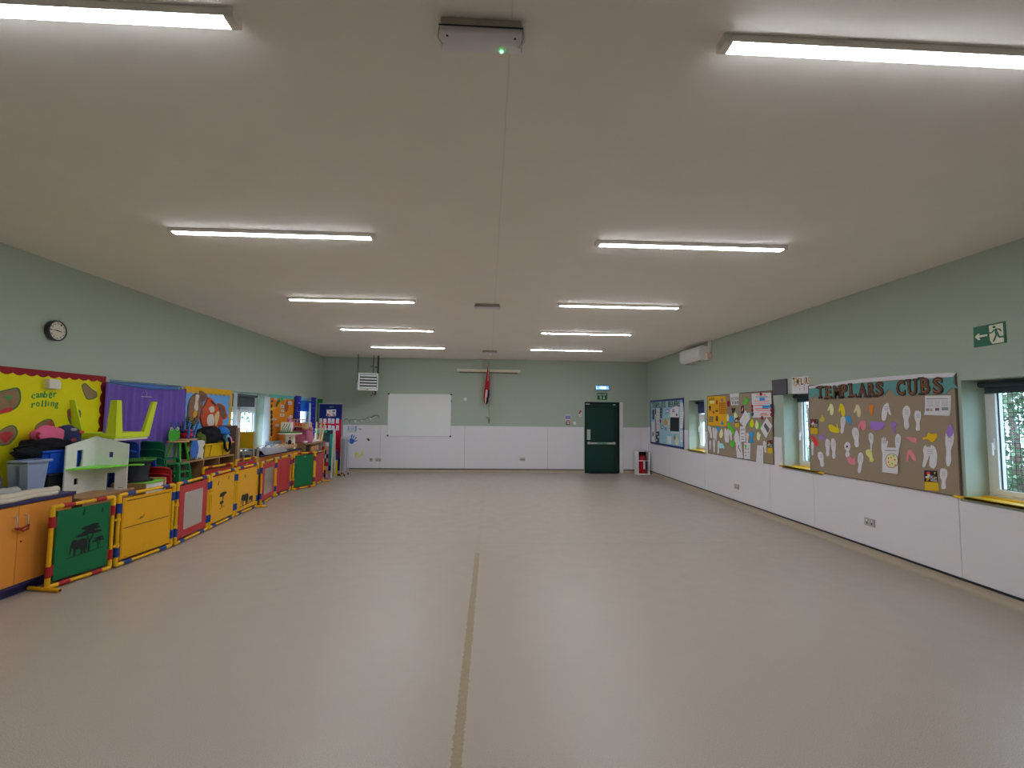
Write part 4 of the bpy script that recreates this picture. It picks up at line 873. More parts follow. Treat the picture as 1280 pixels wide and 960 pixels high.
# ================================================================== LEFT WALL
LX=Vector((1,0,0)); LY=Vector((0,1,0))
def scallop(mb,x0,x1,y0,y1,ztop,drop,step,mt,teeth=False,side=None):
    """wavy border strip along the top; side: also down that vertical edge"""
    P=[Vector((x0,y0,ztop)),Vector((x0,y1,ztop))]; n=max(2,int(round((y1-y0)/step))); low=[]
    k=1 if teeth else 6
    for i in range(n):
        a=y1-(y1-y0)*i/n; b=y1-(y1-y0)*(i+1)/n
        if teeth: low += [Vector((x0,a,ztop-drop*.7)),Vector((x0,(a+b)/2,ztop-drop))]
        else:
            for j in range(k): s=j/k; low.append(Vector((x0,a+(b-a)*s,ztop-drop*(.68+.32*math.sin(math.pi*s)))))
    low.append(Vector((x0,y0,ztop-drop*.7)))
    mb.prism(P+low,(x1-x0,0,0),mt)
def scallop_v(mb,x0,x1,yedge,dirn,z0,z1,w,step,mt):
    P=[Vector((x0,yedge,z1)),Vector((x0,yedge,z0))]; n=int((z1-z0)/step); low=[]
    for i in range(n):
        for j in range(6):
            s=j/6; low.append(Vector((x0,yedge+dirn*w*(.6+.4*math.sin(math.pi*s)),z0+(z1-z0)*(i+s)/n)))
    low.append(Vector((x0,yedge+dirn*w*.6,z1)))
    mb.prism(P+low,(x1-x0,0,0),mt)
YB_=mat('yellow_display_paper',(160,147,6),.8,k=.36); RB=mat('red_border_card',(104,20,28),.8)
t=thing('display_board','bright yellow display board with red scalloped border on the left wall','display board',(XL,4.7,1.5))
MB().box(XL+.001,XL+.012,3.35,5.985,.9,2.055,YB_).build('backing',t)
b=MB(); scallop(b,XL+.012,XL+.017,3.35,5.985,2.058,.075,.125,RB); scallop_v(b,XL+.012,XL+.0165,5.985,-1,.9,2.0,.07,.125,RB); b.build('border',t)
zl=zc(0,380,5.333)
STONE=mat('painted_stone_brown',(104,84,62),.85,var=.3,scale=8); STG=mat('stone_outline_green',(46,84,44),.85); STR=mat('stone_red_paint',(140,44,46),.85,var=.2,scale=20); STGR=mat('stone_green_paint',(50,110,56),.85)
def stone(lb,pts,red,green=None):
    P=[zl(*p) for p in pts]; c=(sum(p[0] for p in P)/len(P),sum(p[1] for p in P)/len(P))
    inn=[(c[0]+(p[0]-c[0])*.9,c[1]+(p[1]-c[1])*.9) for p in P]
    mk=[('poly',inn,STONE,True)]
    if red: mk.append(('poly',[zl(*p) for p in red],STR,True))
    if green: mk.append(('poly',[zl(*p) for p in green],STGR,True))
    sheet('stone_cutout',lb,'paper cutout','L',P,STG,off=.013,th=.003,smooth=True,marks=mk,group='painted stone cutouts on the yellow board')
stone('largest painted stone cutout with green splash at the left edge of the yellow board',[(-70,625),(-20,590),(60,565),(125,562),(138,640),(100,700),(0,735),(-70,745)],[(0,712),(50,692),(80,690),(75,715),(10,730)],[(30,620),(60,608),(80,622),(58,640)])
stone('low painted stone cutout with red patch under the largest one, yellow board',[(-40,880),(20,830),(70,808),(105,820),(115,870),(60,935),(0,945),(-40,935)],[(0,870),(50,850),(85,870),(40,925),(10,905)])
stone('heart-shaped brown stone cutout near the top right of the yellow board',[(545,545),(570,528),(610,565),(645,590),(640,625),(585,638),(560,600)],None)
stone('square orange-red stone cutout behind the upturned lime table leg',[(450,705),(532,708),(530,770),(500,795),(465,795)],[(458,712),(525,714),(510,750),(470,760)],[(495,760),(515,755),(512,775)])
stone('brown stone cutout showing above the pink backpack',[(240,810),(290,775),(345,770),(365,830),(330,850),(240,850)],[(325,790),(345,780),(355,820),(330,820)])
stone('small brown stone cutout left of the black coat, yellow board',[(125,940),(150,915),(175,915),(185,950),(175,990),(130,985)],None)
stone('small green-topped cutout at the bottom of the yellow board by the upturned table',[(582,872),(598,858),(615,868),(616,885),(582,885)],None,[(585,872),(598,862),(612,870),(610,880)])
for word,nm,cx,cy in (('camber','upper',[222,252,278,304,336,366],[616,610,608,604,609,605]),('rolling','lower',[222,252,282,304,322,350,376],[676,668,664,664,664,668,678])):
    for i,ch in enumerate(word):
        c=wp('L',.013,*zl(cx[i],cy[i])); bb=MB(); bb.text(ch,c,LY,ZV,LX,.05 if ch in 'amrcoin' else .068,STGR,.004,.013 if ch in 'li' else .038,.012)
        single('card_letter','green paper letter %s, %s of the %s word on the yellow board'%(ch,ords[i],nm),'letter',bb,c,'green letters on the yellow board')
# small white box on the yellow board
c=wp('L',.02,65,480.5); t=thing('alarm_sensor','small white wall box high on the yellow board above the green words','sensor',(XL,c.y,c.z))
MB().box(XL+.012,XL+.07,c.y-.085,c.y+.045,c.z-.05,c.z+.055,CREAM).build('case',t,bevel=.008); MB().box(XL+.012,XL+.05,c.y+.045,c.y+.075,c.z-.045,c.z+.03,WHITE).build('side_cover',t,bevel=.005)
# clock
c=Vector((XL,5.262,2.492)); t=thing('wall_clock','round dark-rimmed wall clock with cream face high on the left wall','clock',c)
R90=Matrix.Rotation(math.radians(90),4,'Y'); CLK=mat('clock_case_charcoal',(42,40,42),.45); FACE=mat('clock_face_cream',(160,156,142),.6)
MB().lathe([(.108,0),(.112,.03),(.11,.05),(.1,.056),(.098,.043)],c,CLK,32,R90).build('case',t)
MB().lathe([(.0975,.03),(.0975,.0445)],c,FACE,32,R90).build('dial',t)
b=MB()
for i in range(12):
    A=math.radians(90-30*(i+1)); q=c+LX*.047+LY*(.078*math.cos(A))+ZV*(.078*math.sin(A)); b.text(str(i+1),q,LY,ZV,LX,.02,INK,.001,.016 if i<9 else .022)
b.build('numerals',t)
def hand_(name,ang,L_,w):
    A=math.radians(90-ang); d=LY*math.cos(A)+ZV*math.sin(A); s_=d.cross(LX)*w; o=c+LX*.049
    MB().prism([o-d*.02-s_,o+d*L_-s_*.5,o+d*L_+s_*.5,o-d*.02+s_],LX*.0015,INK).build(name,t)
hand_('hour_hand',98,.05,.006); hand_('minute_hand',274,.085,.004)
# curtains
def curtain(name,label,cat,y0,y1,z0,z1,xo,mt,folds,amp=.022,sag=0,flare=0,group=None,dots=None,side=1):
    mb=MB(); nu=folds*8; nv=10; V=[]
    rnd=[random.uniform(.6,1.3) for _ in range(folds+2)]; ph_=[random.uniform(-.5,.5) for _ in range(folds+2)]
    for th in (0,.003):
        for j in range(nv+1):
            s=j/nv
            for i in range(nu+1):
                q=i/nu; k=int(q*folds); y=y0+(y1-y0)*q; zt=z1-sag*4*q*(1-q)
                z=z0+(zt-z0)*s; f=q*folds*2*math.pi+ph_[k]*math.sin(s*2)
                yy=y+(q-.5)*flare*(1-s)
                V.append(Vector((xo+side*(amp*rnd[k]*math.sin(f)*(1-.25*s)+th),yy,z)))
    F=[]; w=nu+1; o=(nv+1)*w
    for j in range(nv):
        for i in range(nu):
            a=j*w+i; F.append((a,a+1,a+w+1,a+w)); F.append((o+a,o+a+w,o+a+w+1,o+a+1))
    for j in range(nv):
        for a in (j*w,j*w+nu): F.append((a,a+w,o+a+w,o+a))
    for i in range(nu):
        F.append((i,o+i,o+i+1,i+1)); a=nv*w+i; F.append((a,a+1,o+a+1,o+a))
    mb.add(V,F,mt)
    t=thing(name,label,cat,(xo,(y0+y1)/2,z1),group=group)
    mb.build('cloth',t,sharp=80)
    return t
PURP=mat('purple_velvet',(74,56,118),.75,var=.12,scale=8,k=.34)
t=curtain('curtain','deep purple gathered curtain hung across a left-hand window behind the stacked chairs','curtain',5.93,7.47,.95,1.985,XL+.055,PURP,11,.034,.05)
MB().tube([(XL+.05,5.93,1.99),(XL+.05,6.4,1.955),(XL+.05,6.75,1.94),(XL+.05,7.1,1.955),(XL+.05,7.47,1.985)],.004,DARKMETAL,6).build('curtain_wire',t)
cl=MB(); p=on('x',XL+.09,182,496); cl.box(XL+.098,XL+.104,p.y-.09,p.y+.09,p.z-.004,p.z+.004,METAL).tube([(XL+.10,p.y,p.z),(XL+.10,p.y+.005,p.z+.05),(XL+.10,p.y-.02,p.z+.08)],.003,METAL,6)
single('clothes_hanger','small metal trouser hanger clipped to the purple curtain','hanger',cl,p)
# blue board with collage animals
GB=mat('gold_border_card',(174,126,24),.8); SKY=mat('sky_blue_paper',(76,122,168),.8,var=.03)
t=thing('display_board','sky blue display board with yellow zigzag border on the left wall','display board',(XL,8.1,1.5))
MB().box(XL+.001,XL+.012,7.485,8.83,.9,2.03,SKY).build('backing',t)
b=MB(); scallop(b,XL+.012,XL+.018,7.485,8.83,2.035,.115,.13,GB,True); scallop_v(b,XL+.012,XL+.017,8.83,-1,.9,2.0,.07,.12,GB); scallop_v(b,XL+.012,XL+.017,7.485,1,.9,2.0,.05,.12,mat('peach_border_card',(176,140,110),.8)); b.build('border',t)
zb=zc(220,475,13.714)
FURB=mat('collage_brown',(104,74,60),.9,var=.35,scale=16); FURR=mat('collage_rust',(148,62,34),.9,var=.25,scale=14); COLW=mat('collage_white',(165,150,142),.9,var=.25,scale=40); FURD=mat('collage_dark_brown',(84,64,56),.9,var=.3,scale=16)
Z_=lambda L_:[zb(*p) for p in L_]
sheet('animal_collage','brown and white collage animal standing at the left of the sky blue board','paper animal','L',Z_([(200,430),(230,330),(290,255),(340,225),(390,240),(400,185),(440,195),(500,250),(515,300),(480,350),(440,390),(430,480),(400,560),(380,650),(340,745),(260,755),(200,700),(190,560)]),FURB,off=.013,th=.02,smooth=True,
  marks=[('poly',Z_([(340,260),(385,250),(400,290),(375,360),(380,440),(370,520),(330,520),(310,460),(330,380)]),COLW,True),('poly',Z_([(300,560),(350,520),(360,580),(330,640),(295,630)]),GB,True),('poly',Z_([(200,650),(330,670),(350,720),(280,750),(210,710)]),mat('collage_olive',(96,84,50),.9,var=.3),True),('poly',Z_([(420,270),(500,260),(510,310),(470,360),(425,370)]),FURD,True)])
sheet('animal_collage','rust-red collage animal with brown head, right side of the sky blue board','paper animal','L',Z_([(400,590),(430,500),(480,420),(520,330),(545,295),(600,340),(690,440),(710,400),(760,415),(820,470),(840,560),(860,630),(810,675),(775,680),(770,760),(700,810),(540,810),(450,800),(410,700)]),FURR,off=.013,th=.026,smooth=True,
  marks=[('poly',Z_([(700,420),(760,420),(825,480),(850,620),(800,665),(760,590),(740,500)]),FURD,True),('poly',Z_([(570,470),(640,450),(660,530),(600,560),(575,520)]),COLW,True),('poly',Z_([(530,700),(560,600),(640,600),(650,760),(560,780)]),COLW,True),('poly',Z_([(665,600),(730,540),(740,620),(700,770),(670,760)]),mat('collage_cream',(165,140,100),.9,var=.3,scale=40),True),('line',Z_([(600,355),(680,440)]),.03,INK),('dot',zb(748,500),.018,INK),('line',Z_([(445,470),(455,600)]),.04,FURD)])
# far orange board
ORB=mat('orange_display_paper',(190,98,12),.8); TB=mat('teal_border_card',(64,128,122),.8)
t=thing('display_board','orange display board with teal border between two left-hand windows','display board',(XL,11.0,1.5))
MB().box(XL+.001,XL+.012,10.315,11.70,.9,2.03,ORB).build('backing',t)
b=MB(); scallop(b,XL+.012,XL+.017,10.315,11.70,2.035,.09,.1,TB,True); b.box(XL+.012,XL+.017,11.64,11.70,.9,2.0,TB); b.build('border',t)
zo=zc(330,485,16); O_=lambda L_:[zo(*p) for p in L_]
GIR=mat('giraffe_yellow',(184,132,40),.8); GIRS=mat('giraffe_spot',(34,24,40),.8)
sheet('giraffe_cutout','tall yellow paper giraffe with dark spots down the left of the orange board','paper animal','L',O_([(110,350),(130,340),(150,365),(200,390),(245,400),(215,425),(170,450),(155,500),(165,960),(115,1000),(118,700),(115,480)]),GIR,off=.018,th=.003,marks=[('dot',zo(150,365),.04,GIRS),('line',O_([(140,275),(160,262),(185,264)]),.03,GIRS)]+[('dot',zo(x,y),.05,GIRS) for x,y in ((150,490),(150,580),(152,680),(150,770),(152,850),(150,920))])
sheet('caterpillar_cutout','curved green paper caterpillar at the top of the orange board','paper animal','L',O_([(235,340),(255,290),(300,235),(330,200),(380,195),(395,235),(365,268),(320,270),(280,320),(260,375),(240,372)]),mat('caterpillar_dark_green',(24,62,30),.8),off=.018,th=.003,smooth=True,marks=[('poly',O_([(320,210),(380,200),(392,240),(350,265),(318,255)]),mat('caterpillar_green',(70,136,62),.8),True),('dot',zo(360,230),.02,INK)])
sheet('leaf_cutout','brown oval leaf-shaped cutout on the right of the orange board','paper cutout','L',shp(LEAF,455,360,76,236,4,1,zo),mat('leaf_brown',(116,62,48),.85,var=.2),off=.018,th=.003,smooth=True)
for i,(x,y,w,h,lb) in enumerate([(232,220,46,42,'round white card at the top left of the orange board'),(418,222,28,30,'tiny white card beside the caterpillar head'),(520,300,72,62,'white pot-shaped card at the top right of the orange board'),(366,368,66,58,'highest of three white cards down the middle of the orange board'),(366,455,60,46,'middle one of three white cards down the middle of the orange board'),(362,545,84,56,'lowest of three white cards down the middle of the orange board'),(543,572,60,56,'white card with red mark at the lower right of the orange board'),(205,625,78,36,'long white card beside the giraffe legs on the orange board'),(262,745,60,44,'lowest white card on the orange board above the round table')]):
    sheet('word_card',lb,'card','L',[zo(x-w/2,y-h/2),zo(x+w/2,y-h/2+1),zo(x+w/2,y+h/2),zo(x-w/2,y+h/2)],PW,off=.0185+.0002*i,marks=[('rows',[(zo(x-w*.3,y-h*.1),zo(x+w*.3,y-h*.1)),(zo(x-w*.3,y+h*.18),zo(x+w*.2,y+h*.18))],.012,PAPER_GREY)],group='white cards on the orange board')
MB_=MB().box(XL+.001,XL+.012,13.18,13.56,1.2,2.03,mat('green_display_paper',(16,92,40),.8)); single('display_board','green display board mostly hidden in the far left corner','display board',MB_,(XL,13.37,1.6))
# net and starry curtains
NET=mat('white_net_cloth',(186,184,188),.9,var=.04)
_n=NET.node_tree; _t=_n.nodes.new('ShaderNodeBsdfTranslucent'); _t.inputs['Color'].default_value=(.85,.86,.9,1); _m=_n.nodes.new('ShaderNodeMixShader'); _m.inputs[0].default_value=.6
_n.links.new(_n.nodes['Principled BSDF'].outputs[0],_m.inputs[1]); _n.links.new(_t.outputs[0],_m.inputs[2]); _n.links.new(_m.outputs[0],_n.nodes['Material Output'].inputs['Surface']); STARC=mat('navy_star_cloth',(28,28,112),.8,k=.36); STARD=mat('navy_star_cloth_dark',(24,20,70),.8)  # STARD: darker navy version of the star cloth
curtain('curtain','narrow white net curtain at the left side of the white-curtained window','curtain',8.86,9.0,.93,2.0,XL+.03,NET,3,.012,group='white net curtains')
curtain('curtain','ruffled white net curtain at the right side of the white-curtained window','curtain',10.05,10.30,.93,1.97,XL+.035,NET,4,.02,0,.10,group='white net curtains')
def star_curtain(lb,y0,y1,folds):
    t=curtain('curtain',lb,'curtain',y0,y1,.95,2.05,XL+.06,STARC,folds,.018,group='navy starry curtains')
    b=MB(); ST=mat('star_print_silver',(150,150,170),.6)
    for i in range(26):
        y=random.uniform(y0+.04,y1-.04); z=random.uniform(1.0,2.0); r_=.014
        P=[Vector((XL+.088,y+(r_ if k%2==0 else r_*.42)*math.cos(k*math.pi/5),z+(r_ if k%2==0 else r_*.42)*math.sin(k*math.pi/5))) for k in range(10)]
        b.prism(P,LX*.001,ST)
    b.build('star_print',t)
star_curtain('dark navy starry curtain left of the bright blue blind',11.57,11.87,5)
star_curtain('navy starry curtain right of the bright blue blind, near the corner',12.57,12.93,4)
# ================================================================== FURNITURE ALONG THE LEFT WALL
ORC=mat('orange_cupboard_laminate',(178,98,38),.45,var=.05,scale=5,k=.36); NAVYTOP=mat('navy_worktop_edge',(36,34,66),.45)
def cupboard(label,x1,y0,y1,z1,joints,legs=None):
    t=thing('cupboard',label,'cupboard',((XL+x1)/2,(y0+y1)/2,0),group='orange cupboards')
    MB().box(XL+.02,x1-.02,y0,y1,.09,z1-.035,ORC).build('carcass',t,bevel=.002)
    MB().box(XL+.02,x1-.05,y0+.01,y1-.01,0,.09,NAVYTOP).build('plinth',t)
    MB().box(XL+.015,x1+.015,y0-.01,y1+.012,z1-.035,z1,NAVYTOP).build('worktop',t,bevel=.006)
    b=MB(); b.box(x1-.02,x1+.002,y0,y1,.085,.105,NAVYTOP); b.box(x1-.02,x1+.002,y1-.014,y1,.105,z1-.035,NAVYTOP); b.build('edging',t)
    ys=[y0]+joints+[y1-.014]
    for i in range(len(ys)-1):
        d=MB().box(x1-.02,x1,ys[i]+.002,ys[i+1]-.002,.108,z1-.04,ORC).build('door',t,bevel=.002)
        hy=ys[i+1]-.045 if i%2==0 else ys[i]+.055
        MB().tube([(x1,hy,z1-.13),(x1+.028,hy,z1-.13),(x1+.03,hy,z1-.14),(x1+.03,hy,z1-.225),(x1+.028,hy,z1-.235),(x1,hy,z1-.235)],.0055,METAL,8).build('handle',d)
        if i%2==1: MB().lathe([(.008,0),(.008,.003)],(x1,hy-.02,z1-.36),BLACK,10,R90).build('lock',d)
    return t
cupboard('orange two-door cupboard with navy top at the left edge, nearest the camera',-4.13,3.90,5.0,.835,[4.452])
st=MB(); hx=-4.098
for s in range(3):
    z=.60+.004*s; st.tube([(hx+.004*s,4.40,z),(hx+.018,4.45,z-.022-.006*s),(hx+.012,4.50,z-.02),(hx+.004*s,4.515,z+.01),(hx-.012,4.46,z-.012),(hx-.01,4.405,z)],.006,mat('red_strap_webbing',(104,26,28),.9),6,closed=True)
single('door_strap','dark red strap looped around the two handles of the nearest orange cupboard','strap',st,(hx,4.45,.6))
# paper rolls on the worktop
RLM=mat('cream_paper_roll',(150,142,128),.85); 
def roll(label,p0,p1,r,mt,hole=True,name='paper_roll',group=None):
    p0,p1=Vector(p0),Vector(p1); b=MB(); d=(p1-p0).normalized()
    n=14; path=[p0+(p1-p0)*(i/n)+ZV*(.004*math.sin(i*1.3)) for i in range(n+1)]
    b.tube(path,r,mt,18); b.tube([p1-d*.001,p1+d*.002],r*.45,BLACK,12); return single(name,label,'paper roll',b,(p0+p1)/2,group)
roll('long cream paper roll at the front edge of the nearest navy worktop',(-4.17,3.7,.875),(-4.19,4.87,.873),.038,RLM)
roll('thinner cream paper roll low in front, under the long cream roll',(-4.125,3.7,.857),(-4.125,4.80,.855),.02,RLM)
roll('light grey rolled felt lying behind the cream rolls at the left edge',(-4.29,3.8,.89),(-4.31,4.6,.89),.052,mat('light_grey_felt',(124,124,122),.95),name='felt_roll')
roll('dark grey rolled felt behind the light one at the left edge',(-4.55,4.0,.97),(-4.55,4.62,.965),.105,mat('dark_grey_felt',(74,76,80),.95),name='felt_roll')
# grey and blue plastic tubs
def tub(name,label,x0,x1,y0,y1,z0,z1,mt,taper=.03,wall=.008,ribs=(),handle=None,lip=.02,cat='tub'):
    t=thing(name,label,cat,((x0+x1)/2,(y0+y1)/2,z0)); b=MB()
    def ring(z,e): return [Vector((x0+e,y0+e,z)),Vector((x1-e,y0+e,z)),Vector((x1-e,y1-e,z)),Vector((x0+e,y1-e,z))]
    R_=[ring(z0,taper),ring(z1,0),ring(z1,wall),ring(z0+wall,taper+wall)]
    V=[p for r_ in R_ for p in r_]; F=[(3,2,1,0),(12,13,14,15)]
    for a in range(3):
        for i in range(4): j=(i+1)%4; F.append((a*4+i,a*4+j,a*4+4+j,a*4+4+i))
    b.add(V,F,mt); b.build('body',t,bevel=.006)
    b=MB(); l=lip
    for q in ((x0-l,x1+l,y0-l,y0),(x0-l,x1+l,y1,y1+l),(x0-l,x0,y0,y1),(x1,x1+l,y0,y1)): b.box(*q,z1-.022,z1,mt)
    b.build('rim',t,bevel=.006)
    for k in ribs:
        e=taper*.5; h=z1-z0
        if k[0]=='x': MB().prism([(x1-taper,k[1]-.05,z0+.01),(x1-taper,k[1]+.05,z0+.01),(x1+.006,k[1]+.06,z1-.03),(x1+.006,k[1]-.06,z1-.03)],(.012,0,0),mt).build('rib',t,bevel=.004)
        else: MB().prism([(k[1]-.05,y0+taper,z0+.01),(k[1]+.05,y0+taper,z0+.01),(k[1]+.06,y0-.006,z1-.03),(k[1]-.06,y0-.006,z1-.03)],(0,-.012,0),mt).build('rib',t,bevel=.004)
    return t
GREYT=mat('grey_tub_plastic',(104,114,136),.4); BLUET=mat('blue_tub_plastic',(16,62,150),.4)
tub('storage_bin','blue-grey open plastic bin standing on the nearest worktop behind the cream rolls',-4.44,-4.29,4.67,4.89,.84,1.165,GREYT,.02,ribs=[('y',-4.40),('y',-4.33)])
cr=MB(); cr.box(-4.655,-4.40,5.02,5.40,.762,.99,BLACK); cr.box(-4.66,-4.39,5.01,5.41,.972,.995,BLACK)
single('black_crate','black box under the blue tub, beside the white dollhouse','crate',cr,(-4.48,5.2,.762),None,.006)
tub('storage_tub','blue plastic tub full of coats and bags on the black box',-4.655,-4.395,4.93,5.42,.995,1.235,BLUET,.03,ribs=[('x',5.06),('x',5.3),('y',-4.50)],cat='tub')
def cloth_heap(name,label,cat,parts,group=None):
    t=thing(name,label,cat,parts[0][1],group=group)
    for i,(pn,c,rad,mt,amp,fr,sd) in enumerate(parts): MB().blob(c,rad,mt,amp,fr,sd,4).build(pn,t,sharp=80)
    return t
cloth_heap('black_coat','black coat draped over the coats in the blue tub','coat',[('body',(-4.50,5.06,1.275),(.12,.28,.085),BLACKCLOTH,.16,1.9,3),('sleeve',(-4.44,4.83,1.23),(.06,.15,.05),BLACKCLOTH,.12,2,4)])
PINKB=mat('pink_backpack_cloth',(176,74,104),.8,bump=.3,scale=40); REDB=mat('red_backpack_strap',(120,28,48),.8)
t=cloth_heap('backpack','pink child backpack with red strap behind the black coat','backpack',[('body',(-4.53,5.13,1.36),(.10,.17,.12),PINKB,.10,1.5,5)])
MB().tube([(-4.5,5.0,1.40),(-4.47,4.95,1.41),(-4.46,4.93,1.385),(-4.47,4.96,1.36),(-4.5,5.0,1.36)],.012,REDB,8).build('strap',t)
NAVB=mat('navy_patterned_cloth',(34,36,66),.8,bump=.3,scale=40)
t=cloth_heap('backpack','navy patterned backpack standing in the blue tub against the dollhouse','backpack',[('body',(-4.49,5.30,1.33),(.12,.12,.16),NAVB,.07,1.5,8)])
b=MB()
for (y,z,mt,sz) in ((5.27,1.44,PAPER_GREY,.025),(5.37,1.41,mat('print_rust',(150,66,48),.8),.022),(5.29,1.33,mat('print_maroon',(96,40,50),.8),.03),(5.36,1.28,mat('print_rust',(150,66,48),.8),.026),(5.25,1.27,PAPER_GREY,.016)):
    b.blob((-4.378+.05*abs(y-5.33),y-.03,z),(.012,sz*1.5,sz*.7),mt,.2,3,int(z*100))
b.build('pattern_patch',t)
# ---- dollhouse
WT=wood('brown_table_top',(126,92,66)); DW=mat('dollhouse_white',(166,166,160),.5); DGN=mat('dollhouse_green',(92,160,44),.4)
t=thing('low_table','low wooden table under the white dollhouse','table',(-4.38,5.36,0))
MB().box(-4.66,-4.06,5.015,5.72,.735,.76,WT).build('top',t,bevel=.004)
for xx in (-4.64,-4.10):
    for yy in (5.03,5.67): MB().box(xx,xx+.035,yy,yy+.035,0,.735,WT).build('leg',t,bevel=.003)
b=MB(); b.box(-4.09,-4.07,5.03,5.70,.62,.735,WT); b.build('apron',t)
t=thing('dollhouse','open white wooden dollhouse with green floor and gabled walls, standing on the low table','dollhouse',(-4.3,5.4,.76))
A=Vector((-4.315,5.10,.76)); Cn=Vector((-4.36,5.52,.76)); Bn=Vector((-4.055,5.585,.76))
d1=(Cn-A).normalized(); L1=(Cn-A).length; d2=(Bn-Cn).normalized(); L2=(Bn-Cn).length; n1=d1.cross(ZV).normalized(); n2=d2.cross(ZV).normalized()
def wallpanel(name,o,d,L_,n,h0,h1,holes,par):
    """panel from o along d: outline cut into vertical strips around the openings"""
    b=MB(); cuts=sorted({0,L_}|{v for hl in holes for v in hl[:2]})
    def top(s): return h0+(h1-h0)*s/L_
    for a,c in zip(cuts,cuts[1:]):
        hs=sorted([h for h in holes if h[0]<=a+1e-6 and h[1]>=c-1e-6],key=lambda h:h[2]); z=0
        for h in hs:
            if h[2]>z+1e-4: b.prism([o+d*a+ZV*z,o+d*c+ZV*z,o+d*c+ZV*h[2],o+d*a+ZV*h[2]],n*.014,DW)
            z=h[3]
        b.prism([o+d*a+ZV*z,o+d*c+ZV*z,o+d*c+ZV*top(c),o+d*a+ZV*top(a)],n*.014,DW)
    return b.build(name,par)
wallpanel('side_wall',A,d1,L1,-n1,.515,.595,[(.15,.235,.285,.46),(.13,.19,.10,.165)],t)
wallpanel('side_wall',Cn,d2,L2,-n2,.595,.505,[(.125,.165,.36,.42),(.115,.195,.0,.19)],t)
b=MB(); fl=[A+d1*.005,Cn,Bn]; mid_=(A+Bn)/2+Vector((.085,-.05,0)); q=[A+d1*.003+ZV*.27,Cn+ZV*.27,Bn+ZV*.27]
arc=[Bn*(1-s)**2+mid_*2*s*(1-s)+(A+d1*.003)*s*s for s in [i/8 for i in range(9)]]
b.prism([Cn+ZV*.262]+[p+ZV*.262 for p in arc],ZV*.016,DGN); b.build('floor_board',t,bevel=.002)
b=MB(); e=Bn+d2*.012; b.prism([e+ZV*.265+n2*.02,e+ZV*.265-n2*.09,e+ZV*.265+d2*.13-n2*.05,e+ZV*.265+d2*.13],ZV*.014,DGN); b.build('balcony',t,bevel=.002)
b=MB(); s=A+d1*.20; b.prism([A+d1*.02,A+d1*.0,Bn*.0+A+d1*.0+n1*.0+ZV*.0+Vector((.03,0,0)),A+d1*.02+Vector((.03,0,0))],ZV*.012,DW); b.build('foot_strip',t)
b=MB(); o_=Bn-d2*.08; b.prism([o_+n2*.002+ZV*.022,o_+d2*.05+n2*.002+ZV*.022,o_+d2*.05+n2*.002+ZV*.026,o_+n2*.002+ZV*.026],n2*.001,INK); b.build('slot',t)
# black bucket and green mat on a play unit
t=thing('play_unit','small play cupboard with green top, white front and wooden ends','play unit',(-4.17,5.93,0))
b=MB(); b.box(-4.35,-3.965,5.755,5.775,0,.80,WOOD); b.box(-4.35,-3.965,6.09,6.11,0,.83,WOODTAN); b.build('end_panel',t,bevel=.003)
MB().box(-4.0,-3.985,5.775,6.09,.05,.79,DW).build('front_panel',t,bevel=.002); MB().box(-4.35,-3.975,5.775,6.09,.79,.806,DGN).build('top',t,bevel=.002); MB().box(-4.35,-4.0,5.775,6.09,.05,.07,WOOD).build('base_board',t)
t=thing('black_bucket','wide black plastic bucket on the green-topped play cupboard','bucket',(-4.19,5.92,.806))
MB().lathe([(.165,0),(.165,.012),(.125,.03),(.115,.06),(.13,.21),(.15,.225),(.15,.24),(.125,.24),(.11,.06),(0,.05)],(-4.19,5.925,.806),mat('bucket_black',(28,28,34),.4),28).build('body',t)
GR=mat('artificial_grass',(44,84,36),.95,var=.4,scale=60,bump=.6)
b=MB(); rng=random.Random(3)
b.lathe([(.175,0),(.185,.01),(.175,.025),(0,.03)],(-4.19,5.925,1.047),GR,28)
for i in range(500):
    a=rng.uniform(0,6.283); r_=.185*math.sqrt(rng.random()); p=Vector((-4.19+r_*math.cos(a),5.925+r_*math.sin(a),1.065)); h=rng.uniform(.01,.022); q=Vector((rng.uniform(-.01,.01)+.012*math.cos(a)*(r_>.16),rng.uniform(-.01,.01)+.012*math.sin(a)*(r_>.16),h if r_<.17 else h*.3)); w=Vector((.003,.002,0))
    b.add([p-w,p+w,p+q],[(0,1,2)],GR)
single('grass_mat','round green artificial grass mat lying on the black bucket','mat',b,(-4.19,5.92,1.047))
